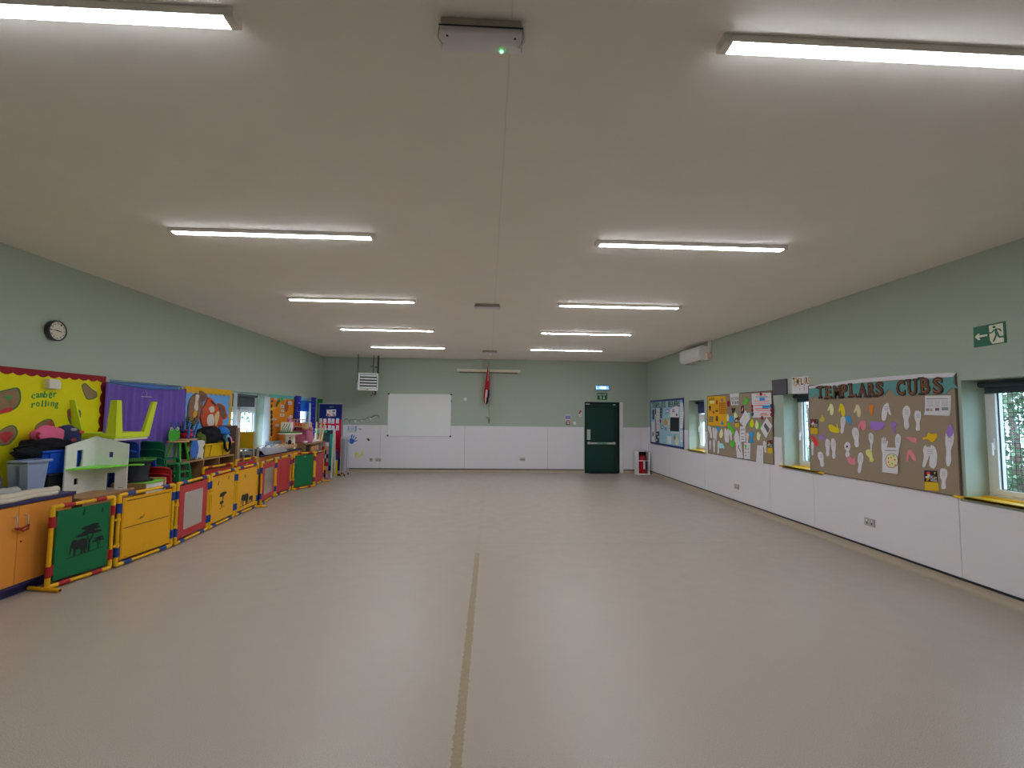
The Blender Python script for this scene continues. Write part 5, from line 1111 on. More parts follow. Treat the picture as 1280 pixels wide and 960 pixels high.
# ---- stacking chairs
def chair_proto(name,label,mt,group):
    t=thing(name,label,'chair',(0,0,0),group=group,local=True)
    b=MB(); w=.15
    P=[]
    for s in range(9):
        q=s/8; y=-.02+.30*q; z=.30+.012*(2*q-1)**2
        P.append((y,z))
    for i in range(8):
        (ya,za),(yb,zb_)=P[i],P[i+1]
        b.add([(-w,ya,za),(w,ya,za),(w,yb,zb_),(-w,yb,zb_),(-w,ya,za-.012),(w,ya,za-.012),(w,yb,zb_-.012),(-w,yb,zb_-.012)],[(0,1,2,3),(7,6,5,4),(0,3,7,4),(1,5,6,2),(0,4,5,1),(3,2,6,7)],mt)
    b.build('seat',t,org=(0,0,0))
    b=MB(); n=10; V=[]
    for th in (0,.012):
        for z,yo,ww in ((.335,.0,.135),(.40,-.02,.15),(.50,-.04,.155),(.535,-.045,.15),(.55,-.06,.145),(.535,-.072,.142)):
            for i in range(n+1):
                q=i/n*2-1; V.append(Vector((ww*q,-.02+yo+.03*q*q+th*(1 if z<.54 else 0),z-.02*abs(q)**6)))
    F=[]; m_=n+1; o=6*m_
    for j in range(5):
        for i in range(n): a=j*m_+i; F+= [(a,a+1,a+m_+1,a+m_),(o+a,o+a+m_,o+a+m_+1,o+a+1)]
    for j in range(5):
        for a in (j*m_,j*m_+n): F.append((a,a+m_,o+a+m_,o+a))
    for i in range(n): F.append((i,o+i,o+i+1,i+1)); a=5*m_+i; F.append((a,a+1,o+a+1,o+a))
    b.add(V,F,mt); b.build('backrest',t,org=(0,0,0))
    for sx in (-1,1):
        for y0,y1 in ((.0,-.03),(.26,.29)):
            MB().prism([(sx*.145-.02,y0-.014,.30),(sx*.145+.02,y0-.014,.30),(sx*.165+.013,y1-.01,0),(sx*.165-.013,y1-.01,0)],(0,.026,0),mt).build('leg',t,org=(0,0,0),bevel=.003)
    return t
nth=['topmost','second','third','fourth','fifth','sixth','seventh','eighth','ninth']
def stack(color,mt,x,y,rot,n,z_top,desc,extra=0):
    pitch=(z_top-.55)/(n-1); proto=None
    for i in range(n):
        z=z_top-.55-pitch*i; lb='%s small chair, %s from the top, %s'%(color,nth[i],desc) if i else '%s small chair, topmost on the %s'%(color,desc)
        if proto is None:
            proto=chair_proto('stacking_chair',lb,mt,'%s stacking chairs'%color); proto.location=(x,y,z); proto.rotation_euler=(0,0,rot)
        else: dup(proto,(x+.002*((i*7)%5-2),y,z),rot+.01*((i*3)%5-2),lb)
stack('blue',BLUEP,-4.40,6.04,0,8,1.275,'blue stack behind the black bucket')
stack('dark green',GREENP,-4.37,6.46,0,8,1.255,'dark green stack by the purple curtain')
stack('red',REDP,-4.11,6.205,0,6,.955,'red stack by the play cupboard')
# little green stools in a stack
GS=mat('bright_green_stool',(18,94,50),.4)
def stool_proto(lb):
    t=thing('stacking_stool',lb,'stool',(0,0,0),group='green stacking stools',local=True)
    MB().box(-.11,.11,-.11,.11,.235,.25,GS).build('seat',t,org=(0,0,0),bevel=.006)
    for sx in (-1,1):
        for sy in (-1,1): MB().prism([(sx*.10-.018,sy*.10-.012,.236),(sx*.10+.018,sy*.10-.012,.236),(sx*.125+.014,sy*.125-.01,0),(sx*.125-.014,sy*.125-.01,0)],(0,.024,0),GS).build('leg',t,org=(0,0,0),bevel=.003)
    b=MB()
    for sy in (-1,1): b.box(-.115,.115,sy*.115-.007,sy*.115+.007,.13,.15,GS)
    for sx in (-1,1): b.box(sx*.115-.007,sx*.115+.007,-.115,.115,.13,.15,GS)
    b.build('stretcher',t,org=(0,0,0)); return t
sp=None
for i in range(8):
    z=.70-.1*i; lb='bright green stool, %s from the top of the narrow stack by the cubby shelf'%nth[i] if i else 'bright green stool, topmost of the narrow stack by the cubby shelf'
    if sp is None: sp=stool_proto(lb); sp.location=(-4.16,6.58,z)
    else: dup(sp,(-4.16,6.58,z),.02*((i%3)-1),lb)
    if i==7: pass
# upside-down lime table
t=thing('plastic_table','lime green square plastic table lying upside down, legs up, on the blue chairs','table',(-4.42,5.83,1.29))
tx0,tx1,ty0,ty1,tz=-4.645,-4.19,5.56,6.10,1.345
b=MB(); b.box(tx0,tx1,ty0,ty1,tz-.02,tz,LIMEP); b.box(tx0+.012,tx1-.012,ty0+.012,ty1-.012,tz-.045,tz-.02,mat('table_underside_white',(170,168,160),.4)); b.build('top',t,bevel=.008)
b=MB()
for q in ((tx0,tx1,ty0,ty0+.02),(tx0,tx1,ty1-.02,ty1),(tx0,tx0+.02,ty0,ty1),(tx1-.02,tx1,ty0,ty1)): b.box(*q,tz,tz+.045,LIMEP)
b.build('rim',t,bevel=.005)
for sx,xx in ((-1,tx0),(1,tx1)):
    for sy,yy in ((-1,ty0),(1,ty1)):
        b=MB(); o=Vector((xx,yy,tz)); e=Vector((xx-sx*.0,yy-sy*.0,tz)); top=Vector((xx+sx*.035,yy+sy*.055,tz+.415)); W0,W1=.11,.07
        for ax in (Vector((-sx,0,0)),Vector((0,-sy,0))):
            oth=Vector((0,-sy,0)) if ax.y==0 else Vector((-sx,0,0))
            b.prism([o,o+ax*W0,top+ax*W1,top],oth*.016,LIMEP)
        b.build('leg',t,bevel=.004)
# ---- cubby shelf with crate, animal chairs and plant
t=thing('cubby_shelf','low light wood cubby shelf with open compartments behind the yellow play panels','shelf',(-4.47,7.6,0))
cx0,cx1=-4.655,-4.30; cys=[6.80,7.09,7.45,7.87,8.29]
MB().box(cx0,cx1,6.78,8.31,.905,.93,WOOD).build('top',t,bevel=.003)
for yy in cys: MB().box(cx0,cx1,yy-.011,yy+.011,0,.905,WOOD).build('divider',t)
MB().box(cx0,cx0+.012,6.8,8.29,.02,.905,WOODDARK).build('back_panel',t); MB().box(cx0,cx1,6.8,8.29,.02,.04,WOOD).build('base_board',t); MB().box(cx0+.012,cx1-.01,6.811,8.279,.48,.495,WOOD).build('shelf_board',t)
MB().box(-4.6,-4.33,6.83,7.05,.495,.87,BLACK).build('b',None,(-4.46,6.94,.495),.006)
o=bpy.data.objects['b']; o.name='black_box'; tag(o,'black box in the end compartment of the cubby shelf','box')
t=thing('small_basket','small dark blue basket with pale handle in the second cubby compartment','basket',(-4.42,7.22,.495))
MB().lathe([(.07,0),(.085,.09),(.08,.09),(.066,.005)],(-4.40,7.24,.495),NAVY,16).build('body',t); MB().tube([(-4.40,7.16,.58),(-4.40,7.2,.64),(-4.40,7.28,.64),(-4.40,7.32,.58)],.006,PAPER_GREY,6).build('handle',t)
def animal_chair(name,label,z,mt,cx,cy,inv,back):
    t=thing(name,label,'chair',(cx,cy,z)); s=-1 if inv else 1; zs=z+(0 if inv else .27)
    lo,hi=(zs,zs+.022) if not inv else (zs,zs+.022)
    MB().lathe([(.125,0),(.135,.006),(.135,.018),(.125,.022)],(cx,cy,lo),WOODTAN,24).build('seat',t)
    for a in (45,135,225,315):
        A_=math.radians(a); p=Vector((cx+.085*math.cos(A_),cy+.085*math.sin(A_),lo if not inv else hi)); q=Vector((cx+.14*math.cos(A_),cy+.14*math.sin(A_),z if not inv else hi+.25))
        MB().tube([p,q],[.016,.013] if True else .015,mt,10).build('leg',t)
    back(t,cx,cy,lo,hi)
    return t
FG=mat('frog_green',(56,136,44),.45); FB=mat('animal_blue',(48,84,150),.45)
def frog_back(t,cx,cy,lo,hi):
    b=MB(); n=Vector((.75,-.66,0)); u=Vector((.66,.75,0)); o=Vector((cx-.06,cy-.01,hi-.005)); FS=.56
    P=[(p*.56,q*.8) for p,q in [(-.09,0),(.09,0),(.12,.08),(.125,.15),(.105,.20),(.09,.25),(.05,.26),(.03,.22),(-.03,.22),(-.05,.26),(-.09,.25),(-.105,.20),(-.125,.15),(-.12,.08)]]
    b.prism([o+u*v.x+ZV*v.y for v in smooth_loop([(x,z,0) for x,z in P],3)],n*.018,FG)
    for sx in (-1,1):
        b.prism([o+u*(sx*.036+.017*math.cos(k*.5236))+ZV*(.175+.024*math.sin(k*.5236))+n*.018 for k in range(12)],n*.003,PAPER)
        b.prism([o+u*(sx*.034+.007*math.cos(k*.5236))+ZV*(.172+.010*math.sin(k*.5236))+n*.021 for k in range(12)],n*.002,INK)
    b.build('backrest',t)
animal_chair('frog_chair','wooden child chair with green legs and frog-face back on the cubby shelf',.93,FG,-4.42,7.02,False,frog_back)
def blue_back(t,cx,cy,lo,hi):
    b=MB(); n=Vector((.8,-.6,0)); u=Vector((.6,.8,0)); o=Vector((cx+.11,cy+.01,lo-.003))
    P=[(p*.48,q) for p,q in [(-.07,0),(.07,0),(.085,-.04),(.115,-.10),(.11,-.18),(.075,-.235),(.085,-.262),(.03,-.262),(.02,-.245),(-.02,-.245),(-.03,-.262),(-.085,-.262),(-.075,-.235),(-.11,-.18),(-.115,-.10),(-.085,-.04)]]
    b.prism([o+u*x+ZV*z for x,z in P],n*.018,FB); b.build('backrest',t,bevel=.003)
animal_chair('animal_chair','blue-legged child chair upside down on the frog chair, blue animal back hanging down',1.224,FB,-4.385,7.14,True,blue_back)
# white animal back leaning behind
b=MB(); n=Vector((.8,-.6,0)); u=Vector((.6,.8,0)); o=Vector((-4.345,7.40,.93))
b.prism([o+u*x*.6+ZV*z for x,z in [(-.09,0),(-.04,0),(-.03,.02),(.03,.02),(.04,0),(.09,0),(.08,.05),(.1,.12),(.07,.17),(.11,.22),(.1,.27),(.04,.28),(-.04,.28),(-.1,.27),(-.11,.22),(-.07,.17),(-.1,.12),(-.08,.05)]],n*.016,DW)
single('wooden_animal','white animal-shaped wooden panel propped beside the yellow crate','panel',b,o,None,.003)
b=MB(); b.box(-4.62,-4.60,6.86,7.3,.93,1.18,mat('grey_card',(110,110,114),.7)); single('grey_card','grey card panel propped behind the frog chair','panel',b,(-4.61,7.08,.93))
cloth_heap('red_bag','red and blue cloth bag lying on the frog chair between upturned blue legs','bag',[('body',(-4.385,7.13,1.30),(.085,.085,.05),REDP,.1,2,2),('top',(-4.39,7.13,1.345),(.06,.075,.03),NAVY,.15,2.5,4),('trim',(-4.37,7.16,1.365),(.04,.045,.02),mat('bag_pink',(160,70,80),.8),.2,3,6)])
t=thing('artificial_plant','dark green artificial foliage behind the animal chairs on the cubby shelf','plant',(-4.57,7.45,.93)); rng=random.Random(11)
PL=mat('dark_leaf',(38,52,30),.7,var=.4,scale=6); PL2=mat('olive_leaf',(70,78,34),.7,var=.3,scale=6)
MB().lathe([(.06,0),(.075,.1),(.07,.1),(.055,.01)],(-4.57,7.42,.93),BLACK,14).build('pot',t)
b=MB(); st_=MB()
for i in range(48):
    a=rng.uniform(0,6.283); L_=rng.uniform(.25,.58); sp_=rng.uniform(.05,.35)
    p0=Vector((-4.57,7.42,1.02)); p2=Vector((max(-4.655,-4.57+sp_*math.cos(a)*.5),7.40+sp_*math.sin(a)*1.05,1.0+L_)); p1=(p0+p2)/2+ZV*.06
    path=[p0*(1-s)**2+p1*2*s*(1-s)+p2*s*s for s in (0,.33,.66,1)]; st_.tube(path,.003,PL,4)
    for k in range(12):
        s=.25+.75*k/11; c=p0*(1-s)**2+p1*2*s*(1-s)+p2*s*s; d=Vector((rng.uniform(-.6,1),rng.uniform(-1,1),rng.uniform(-.3,.8))).normalized(); e=d.cross(Vector((rng.random(),rng.random(),rng.random()))).normalized(); l=rng.uniform(.035,.06)
        mt=PL2 if (i%4==0) else PL
        q=[c,c+d*l*.5+e*l*.22,c+d*l,c+d*l*.5-e*l*.22]
        q=[Vector((max(v.x,-4.662),v.y,v.z)) for v in q]
        b.add(q,[(0,1,2,3)],mt)
st_.build('stem',t); b.build('foliage',t)
YT=mat('yellow_crate_plastic',(172,134,10),.4)
tub('yellow_crate','yellow plastic crate full of coats on top of the cubby shelf',-4.62,-4.325,7.52,8.28,.932,1.145,YT,.03,ribs=[('x',7.72),('x',8.08)],cat='crate')
t=cloth_heap('black_coat','black coat with hanging strap heaped in the yellow crate','coat',[('body',(-4.47,7.83,1.255),(.12,.30,.16),BLACKCLOTH,.12,1.8,12)])
MB().tube([(-4.32,7.92,1.23),(-4.295,7.98,1.16),(-4.29,8.0,1.05),(-4.29,8.07,1.0),(-4.29,8.14,1.03),(-4.295,8.15,1.14),(-4.32,8.14,1.22)],.02,BLACKCLOTH,8).build('strap',t)
cloth_heap('jungle_coat','dark olive camouflage cloth at the left of the yellow crate','cloth',[('body',(-4.46,7.57,1.16),(.09,.07,.16),PL2,.15,2.2,15)])
b=MB(); b.blob((-4.44,8.15,1.30),(.10,.13,.10),mat('blue_cap_cloth',(28,84,150),.8),.06,1.5,3,flat=-.02).blob((-4.34,8.12,1.28),(.06,.06,.012),mat('blue_cap_cloth',(28,84,150),.8),0)
single('baseball_hat','bright blue cap on the coats in the yellow crate','hat',b,(-4.44,8.15,1.28))
cloth_heap('blue_scarf','light blue and pink soft cloth at the right end of the yellow crate','cloth',[('body',(-4.42,8.235,1.2),(.07,.05,.09),mat('soft_blue_cloth',(84,140,170),.85),.1,2,5),('lining',(-4.37,8.255,1.17),(.05,.03,.06),mat('soft_pink_cloth',(170,96,150),.85),.1,2,6)])
# ---- brown divider and yellow play unit
t=thing('room_divider','tall brown wooden divider panel beside the yellow crate','panel',(-4.47,8.42,0))
MB().box(-4.66,-4.33,8.41,8.435,0,1.41,WOODDARK).build('board',t,bevel=.004); MB().box(-4.335,-4.29,8.395,8.45,0,1.37,wood('pale_post',(128,110,92))).build('post',t,bevel=.005)
t=thing('play_stand','wooden play stand with yellow back panel above a grey shelf bay','play unit',(-4.35,8.85,0)); YPN=mat('ochre_panel',(176,128,10),.45); PGRY=wood('greyed_wood',(120,110,100))
MB().box(-4.50,-4.245,8.83,8.845,.985,1.285,YPN).build('yellow_panel',t,bevel=.003)
for xx in (-4.52,-4.265): MB().box(xx,xx+.03,8.835,8.88,0,1.29,PGRY).build('post',t,bevel=.003)
for zz in (.36,.64,.962): MB().box(-4.5,-4.25,8.84,9.04,zz,zz+.018,PGRY).build('shelf_board',t)
for xx in (-4.52,-4.265): MB().box(xx,xx+.03,9.0,9.04,0,1.0,PGRY).build('post',t,bevel=.003)
t=thing('sewing_machine','grey tabletop machine standing in the bay under the ochre panel','machine',(-4.38,8.93,.66))
MB().box(-4.47,-4.28,8.88,8.99,.66,.70,CREAM).box(-4.33,-4.28,8.89,8.98,.70,.90,CREAM).box(-4.47,-4.28,8.89,8.98,.86,.93,CREAM).build('body',t,bevel=.012)
MB().tube([(-4.43,8.89,.86),(-4.43,8.89,.74)],.01,METAL,8).build('needle_bar',t); MB().lathe([(.03,0),(.03,.015)],(-4.278,8.935,.88),BLACK,14,R90).build('hand_wheel',t)
b=MB(); b.box(-4.46,-4.3,8.88,8.99,.378,.56,mat('box_grey_blue',(96,104,112),.6)); single('storage_box','grey-blue box on the lower shelf of the ochre-panelled play stand','box',b,(-4.38,8.93,.378),None,.004)
# ---- second cupboard with paper pile and rolls
cupboard('second orange cupboard with navy top, behind the far red play panels',-4.225,9.08,11.0,.845,[9.56,10.04,10.52])
KR=mat('kraft_paper',(140,118,94),.85)
roll('upper brown paper roll on the far orange cupboard',(-4.45,9.9,.935),(-4.40,10.75,.93),.045,KR,group=None)
roll('thick brown paper roll nearer the front of the far orange cupboard',(-4.32,9.9,.90),(-4.30,10.85,.90),.055,KR)
t=thing('cloth_pile','crumpled heap of grey and white printed cloth on the far orange cupboard','cloth',(-4.4,9.55,.845)); b=MB()
nx,ny=16,36; V=[];F=[]
CLG=mat('printed_cloth_grey',(112,108,112),.9,var=.4,scale=12,bump=.3); CLW=mat('printed_cloth_white',(160,156,164),.9,var=.12,scale=10)
for k in (0,1):
    for i in range(nx+1):
        for j in range(ny+1):
            x=-4.63+.50*i/nx; y=9.12+1.0*j/ny; s=i/nx
            z=.853+.10*math.sin(math.pi*min(1,s*1.05))*(.75+.5*noise.noise(Vector((x*5,y*3,1))))+.02*noise.noise(Vector((x*14,y*12,3)))+.02
            if x>-4.21: z-= (x+4.21)*1.4
            V.append(Vector((x,y+.02*noise.noise(Vector((x*9,y*9,7))),max(z,.848) - (.004 if k else 0))))
o_=(nx+1)*(ny+1)
for i in range(nx):
    for j in range(ny):
        a=i*(ny+1)+j; F.append(((a,a+ny+1,a+ny+2,a+1),i<9)); F.append(((o_+a,o_+a+1,o_+a+ny+2,o_+a+ny+1),False))
b.add(V,[f for f,w_ in F if not w_],CLG); b.add(V,[f for f,w_ in F if w_],CLW); b.build('cloth',t,sharp=80)
b=MB()
b.prism([(-4.44,9.75,.985),(-4.36,9.78,.985),(-4.36,9.95,.985),(-4.45,9.93,.985)],(0,0,.004),mat('print_sky_blue',(70,130,190),.7))
b.prism([(-4.46,9.55,.99),(-4.42,9.56,.99),(-4.42,9.68,.99),(-4.46,9.66,.99)],(0,0,.004),mat('print_coral',(160,84,84),.7)); b.build('printed_patch',t)
t=thing('foil_tray','shallow silver-grey tray at the back of the far orange cupboard, left of the round table','tray',(-4.56,10.0,.845))
MB().box(-4.655,-4.50,10.15,10.62,.847,.955,BLACK).box(-4.655,-4.5,10.15,10.62,.955,.965,PAPER_GREY).build('b2',t); bpy.data.objects['b2'].name='base_box'
b=MB(); tr=[(-4.65,10.12,1.03),(-4.49,10.12,1.03),(-4.49,10.66,1.03),(-4.65,10.66,1.03)]; br=[(-4.62,10.2,.967),(-4.52,10.2,.967),(-4.52,10.58,.967),(-4.62,10.58,.967)]
b.add(tr+br+[tuple(Vector(p)+Vector((0,0,-.004))) for p in tr]+[tuple(Vector(p)+Vector((0,0,-.001))) for p in br],[(4,5,6,7)]+[(i,(i+1)%4,4+(i+1)%4,4+i) for i in range(4)]+[(8+(i+1)%4,8+i,12+i,12+(i+1)%4) for i in range(4)],mat('silver_foil',(150,154,164),.35,.5)); b.build('dish',t)
# ---- round toy table with treehouse base, box on it
TG=mat('toy_table_green',(34,84,34),.6,var=.2); TC=mat('toy_table_cream',(168,158,138),.5); 
t=thing('toy_table','round toy table with green top, cream edge and painted door base on the far cupboard','toy',(-4.37,10.72,.845))
MB().lathe([(.235,0),(.25,.006),(.25,.028),(.235,.034)],(-4.37,10.72,1.165),TC,36).build('top_edge',t); MB().lathe([(.238,0),(.244,.014),(.225,.022),(0,.024)],(-4.37,10.72,1.199),TG,36).build('green_top',t)
MB().lathe([(.12,0),(.12,.03),(.11,.06),(.11,.32)],(-4.37,10.72,.847),TC,28).build('base',t)
b=MB(); n=Vector((.37,-.93,0)); u=Vector((.93,.37,0)); o=Vector((-4.37,10.72,.86))+n*.122
b.prism([o+u*(-.035)+ZV*.02,o+u*.035+ZV*.02,o+u*.035+ZV*.16,o+u*0+ZV*.2,o+u*(-.035)+ZV*.16],n*.004,INK)
for x,z in ((-.06,.12),(.065,.1),(.065,.02),(0,.23)): b.prism([o+u*(x+.02*math.cos(k*1.047))+ZV*(z+.02*math.sin(k*1.047)) for k in range(6)],n*.004,REDP)
b.build('painted_door',t)
b=MB(); o=Vector((-4.40,10.62,1.224)); b.box(o.x-.11,o.x+.10,o.y-.06,o.y+.06,o.z,o.z+.21,TC)
for k in range(5): xx=o.x-.09+.04*k; b.prism([(xx,o.y-.0605,o.z+.0),(xx+.02,o.y-.0605,o.z),(xx+.035,o.y-.0605,o.z+.08+.02*(k%2)),(xx+.025,o.y-.0605,o.z+.08+.02*(k%2))],(0,-.002,0),TG)
for k in range(3): xx=o.x-.07+.055*k; b.prism([(xx,o.y-.0605,o.z+.09),(xx+.012,o.y-.0605,o.z+.09),(xx+.05,o.y-.0605,o.z+.17),(xx+.04,o.y-.0605,o.z+.175)],(0,-.002,0),INK)
single('toy_box','cream wooden toy box painted with grass standing on the round toy table','toy',b,o,None,.004)
cloth_heap('pink_toy','small pink soft toy behind the grass-painted box','toy',[('body',(-4.42,10.83,1.36),(.08,.08,.13),mat('soft_toy_pink',(170,92,130),.9),.12,2,9),('head',(-4.47,10.88,1.50),(.04,.04,.05),mat('soft_toy_grey',(140,130,126),.9),.1,2,3)])
# ---- bookcase with pink chair, crib, basket
t=thing('bookcase','low book unit with wooden top and picture-covered end near the far left corner','bookcase',(-4.4,11.7,0)); PUR=mat('plum_edge',(120,70,96),.5)
MB().box(-4.65,-4.12,11.02,12.33,.905,.93,WOOD).build('top',t,bevel=.003)
MB().box(-4.65,-4.14,11.03,11.05,0,.905,WOOD).build('end_panel',t); MB().box(-4.65,-4.12,12.29,12.32,0,.905,PUR).build('end_panel',t)
MB().box(-4.65,-4.63,11.05,12.29,0,.905,WOODDARK).build('back_panel',t)
for zz in (.03,.44,.72): MB().box(-4.63,-4.14,11.05,12.29,zz,zz+.018,WOOD).build('shelf_board',t)
b=MB(); rng=random.Random(5); cols=[PAPER,REDP,mat('pic_dusty_pink',(150,110,116),.7),NAVY,mat('pic_sand',(150,132,100),.7),mat('pic_grey',(110,108,116),.7),YELBOARD,BLACK]
for i in range(4):
    for j in range(9): b.box(-4.136,-4.130+.0,0,0,0,0,PAPER) if False else None
t2=thing('picture_screen','end panel covered with small coloured pictures beside the last red play panel','panel',(-3.98,12.02,0))
b=MB(); px0,px1=-4.10,-3.93; yy=11.98
MB().box(px0,px1,yy,yy+.02,.02,.93,PUR).build('board',t2)
for i in range(3):
    for j in range(9):
        m_=cols[rng.randrange(len(cols))]; x0=px0+.006+i*.054; z0=.05+j*.096
        b.box(x0,x0+.05,yy-.002,yy,z0,z0+.09,m_)
b.build('pictures',t2)
for i in range(14):
    y=11.9+.026*i; c_=cols[(i*5)%len(cols)]; h=.14+.03*((i*7)%4)/3
    single('book','thin upright book, %s from the left on the top shelf of the low book unit'%(ords+['ninth','tenth','eleventh','twelfth','thirteenth','fourteenth'])[i],'book',MB().box(-4.42,-4.17,y,y+.02,.738,.738+h,c_),(-4.3,y+.01,.738),'books in the low book unit',.002)
b=MB(); b.box(-4.38,-4.16,11.45,11.85,.738,.86,mat('cardboard',(150,108,72),.85)); single('cardboard_box','brown cardboard box on the top shelf of the low book unit','box',b,(-4.27,11.65,.738),None,.003)
b=MB(); b.box(-4.40,-4.18,11.1,11.4,.738,.87,BLACK); single('black_box','black box left of the cardboard box in the low book unit','box',b,(-4.29,11.25,.738),None,.003)
for i,(x,y,r_) in enumerate(((-4.24,11.28,.05),(-4.2,11.5,.04),(-4.18,11.66,.035),(-4.17,11.92,.045))):
    b=MB(); b.blob((x,y,.93+r_*.6),(r_*1.2,r_*1.4,r_*.6),PAPER,.2,3,i+20,sub=2); single('crumpled_tissue','crumpled white tissue, %s from the left on the edge of the book unit'%ords[i],'paper',b,(x,y,.93),'tissues on the book unit')
PKC=mat('pink_armchair_cloth',(150,88,114),.85,bump=.2,scale=50)
t=thing('toy_armchair','pink child armchair standing on the low book unit','armchair',(-4.42,11.42,.93)); ax,ay,az=-4.37,11.40,.93
MB().box(ax-.19,ax+.20,ay-.10,ay+.13,az,az+.18,PKC).build('seat',t,bevel=.02); MB().box(ax-.20,ax+.20,ay+.10,ay+.19,az,az+.37,PKC).build('backrest',t,bevel=.03)
for s in (-1,1): MB().box(ax+s*.165-.045,ax+s*.165+.045,ay-.12,ay+.15,az,az+.30,PKC).build('armrest',t,bevel=.025)
t=thing('toy_crib','wooden doll crib with spindles set on the pink armchair','crib',(-4.47,11.4,1.3)); WCR=WOODTAN
MB().box(-4.63,-4.30,11.25,11.60,1.305,1.32,WCR).build('base',t)
for yy in (11.25,11.585):
    b=MB(); b.box(-4.63,-4.30,yy,yy+.015,1.47,1.49,WCR); b.box(-4.63,-4.30,yy,yy+.015,1.32,1.335,WCR); b.build('rail',t)
    for k in range(6): MB().tube([(-4.62+.062*k,yy+.007,1.33),(-4.62+.062*k,yy+.007,1.475)],.006,WCR,8).build('spindle',t)
MB().box(-4.61,-4.34,11.27,11.57,1.32,1.41,mat('crib_blanket_red',(150,62,50),.9)).build('blanket',t,bevel=.015)
WK=mat('wicker',(150,124,86),.9,var=.3,scale=70,bump=.6)
t=thing('wicker_basket','pale wicker basket beside the doll crib on the pink armchair','basket',(-4.23,11.45,1.25))
MB().lathe([(.07,0),(.085,.04),(.09,.14),(.08,.14),(.065,.01)],(-4.29,11.36,1.25),WK,22).build('body',t); MB().lathe([(.092,0),(.096,.01),(.092,.02)],(-4.29,11.36,1.385),WK,22).build('rim',t)
# upside-down wooden stool
t=thing('wooden_stool','wooden stool upside down with pale legs pointing up on the book unit','stool',(-4.27,12.12,.93))
MB().lathe([(.12,0),(.125,.01),(.12,.025)],(-4.27,12.12,.93),WOODTAN,20).build('seat',t)
for dx,dy in ((-.1,-.08),(.07,.0),(-.05,.1),(.1,.1)):
    MB().tube([(-4.27+dx*.8,12.12+dy*.8,.95),(-4.27+dx*1.35,12.12+dy*1.3,1.41)],[.022,.018],WOODTAN,10).build('leg',t)
# easel
t=thing('easel','child easel with dark boards, teal tray and white side frame near the display screen','easel',(-4.2,12.5,0)); EW=mat('easel_white_frame',(156,156,146),.5); BBD=mat('chalkboard',(34,46,46),.7); TEA=mat('teal_tray',(16,110,98),.5)
for xx in (-4.46,-4.0):
    b=MB(); b.prism([(xx,12.38,0),(xx,12.43,0),(xx,12.52,1.22),(xx,12.47,1.22)],(.035,0,0),EW); b.build('leg',t,bevel=.003)
    b=MB(); b.prism([(xx,12.66,0),(xx,12.70,0),(xx,12.57,1.22),(xx,12.53,1.22)],(.035,0,0),EW); b.build('leg',t,bevel=.003)
b=MB(); b.prism([(-4.425,12.42,.35),(-4.425,12.43,.35),(-4.425,12.495,1.2),(-4.425,12.485,1.2)],(.425,0,0),BBD); b.build('chalkboard',t)
MB().box(-4.46,-3.965,12.46,12.56,1.22,1.235,EW).build('top_rail',t,bevel=.003)
MB().box(-4.43,-4.14,12.36,12.47,1.13,1.2,TEA).build('tray',t,bevel=.008); MB().box(-4.05,-4.0,12.40,12.44,.3,1.1,TEA).build('side_strip',t)
# ---- display screen on castors
t=thing('display_screen','tall wheeled display screen, navy over red felt, with rows of white cards','display screen',(-4.2,12.85,0)); SN=mat('screen_navy_felt',(18,24,78),.95); SR=mat('screen_red_felt',(142,12,34),.95); sx0,sx1,sy=-4.50,-3.905,12.85
MB().box(sx0,sx1,sy,sy+.03,1.47,1.88,SN).box(sx0,sx1,sy,sy+.03,.45,1.47,SR).box(sx0,sx1,sy,sy+.03,.12,.45,SN).build('felt_panel',t)
for xx in (sx0-.025,sx1): MB().box(xx,xx+.03,sy-.006,sy+.04,.09,1.9,mat('screen_frame_grey',(104,98,96),.5)).build('upright',t,bevel=.004)
b=MB(); b.box(sx0-.025,sx1+.03,sy-.006,sy+.04,1.88,1.905,ALU); b.box(sx0-.025,sx1+.03,sy-.006,sy+.04,.09,.115,ALU); b.build('crossrail',t,bevel=.003)
for xx in (sx0,sx1):
    f=MB().box(xx-.02,xx+.02,sy-.14,sy+.18,.06,.085,ALU).build('foot',t,bevel=.004)
    for dy in (-.12,.16): MB().tube([(xx-.012,sy+dy+.0,.03),(xx+.012,sy+dy,.03)],.029,BLACK,14).build('castor',f)
def pin(lb,cx,cz,w,h,mt,deco=None,name='info_card',cat='card',dy=0,group='white cards on the wheeled screen'):
    b=MB(); b.box(cx-w/2,cx+w/2,sy-.004-dy,sy-.001-dy,cz-h/2,cz+h/2,mt)
    if deco: deco(b)
    single(name,lb,cat,b,(cx,sy-.004,cz),group)
sp_=lambda px,py: on('y',12.845,395+px/19.2,500+py/19.2)
def photo(b):
    PS=mat('skin_print',(176,120,100),.8); c=sp_(325,300)
    for q,m_,r_ in (((330,285),PS,.022),((420,285),PS,.022)):
        p=sp_(*q); b.prism([Vector((p.x+r_*math.cos(k*.5236),sy-.004,p.z+r_*1.15*math.sin(k*.5236))) for k in range(12)],(0,-.001,0),m_)
    for q,m_ in (([(295,330),(355,330),(360,398),(295,398)],mat('print_salmon',(176,96,90),.8)),([(395,310),(445,330),(455,398),(400,398)],PAPER_GREY),([(270,330),(296,325),(296,398),(270,398)],INK),([(430,345),(458,345),(458,398),(430,398)],INK),([(390,262),(455,250),(460,275),(440,285),(395,280)],INK),([(250,222),(340,228),(338,240),(250,240)],PAPER_GREY)):
        b.prism([Vector((sp_(*v).x,sy-.0045,sp_(*v).z)) for v in q],(0,-.001,0),m_)
c=sp_(366,305); pin('white photo poster of two smiling people on the navy felt of the wheeled screen',c.x,c.z,.245,.175,PAPER,photo,'photo_poster','poster',group=None)
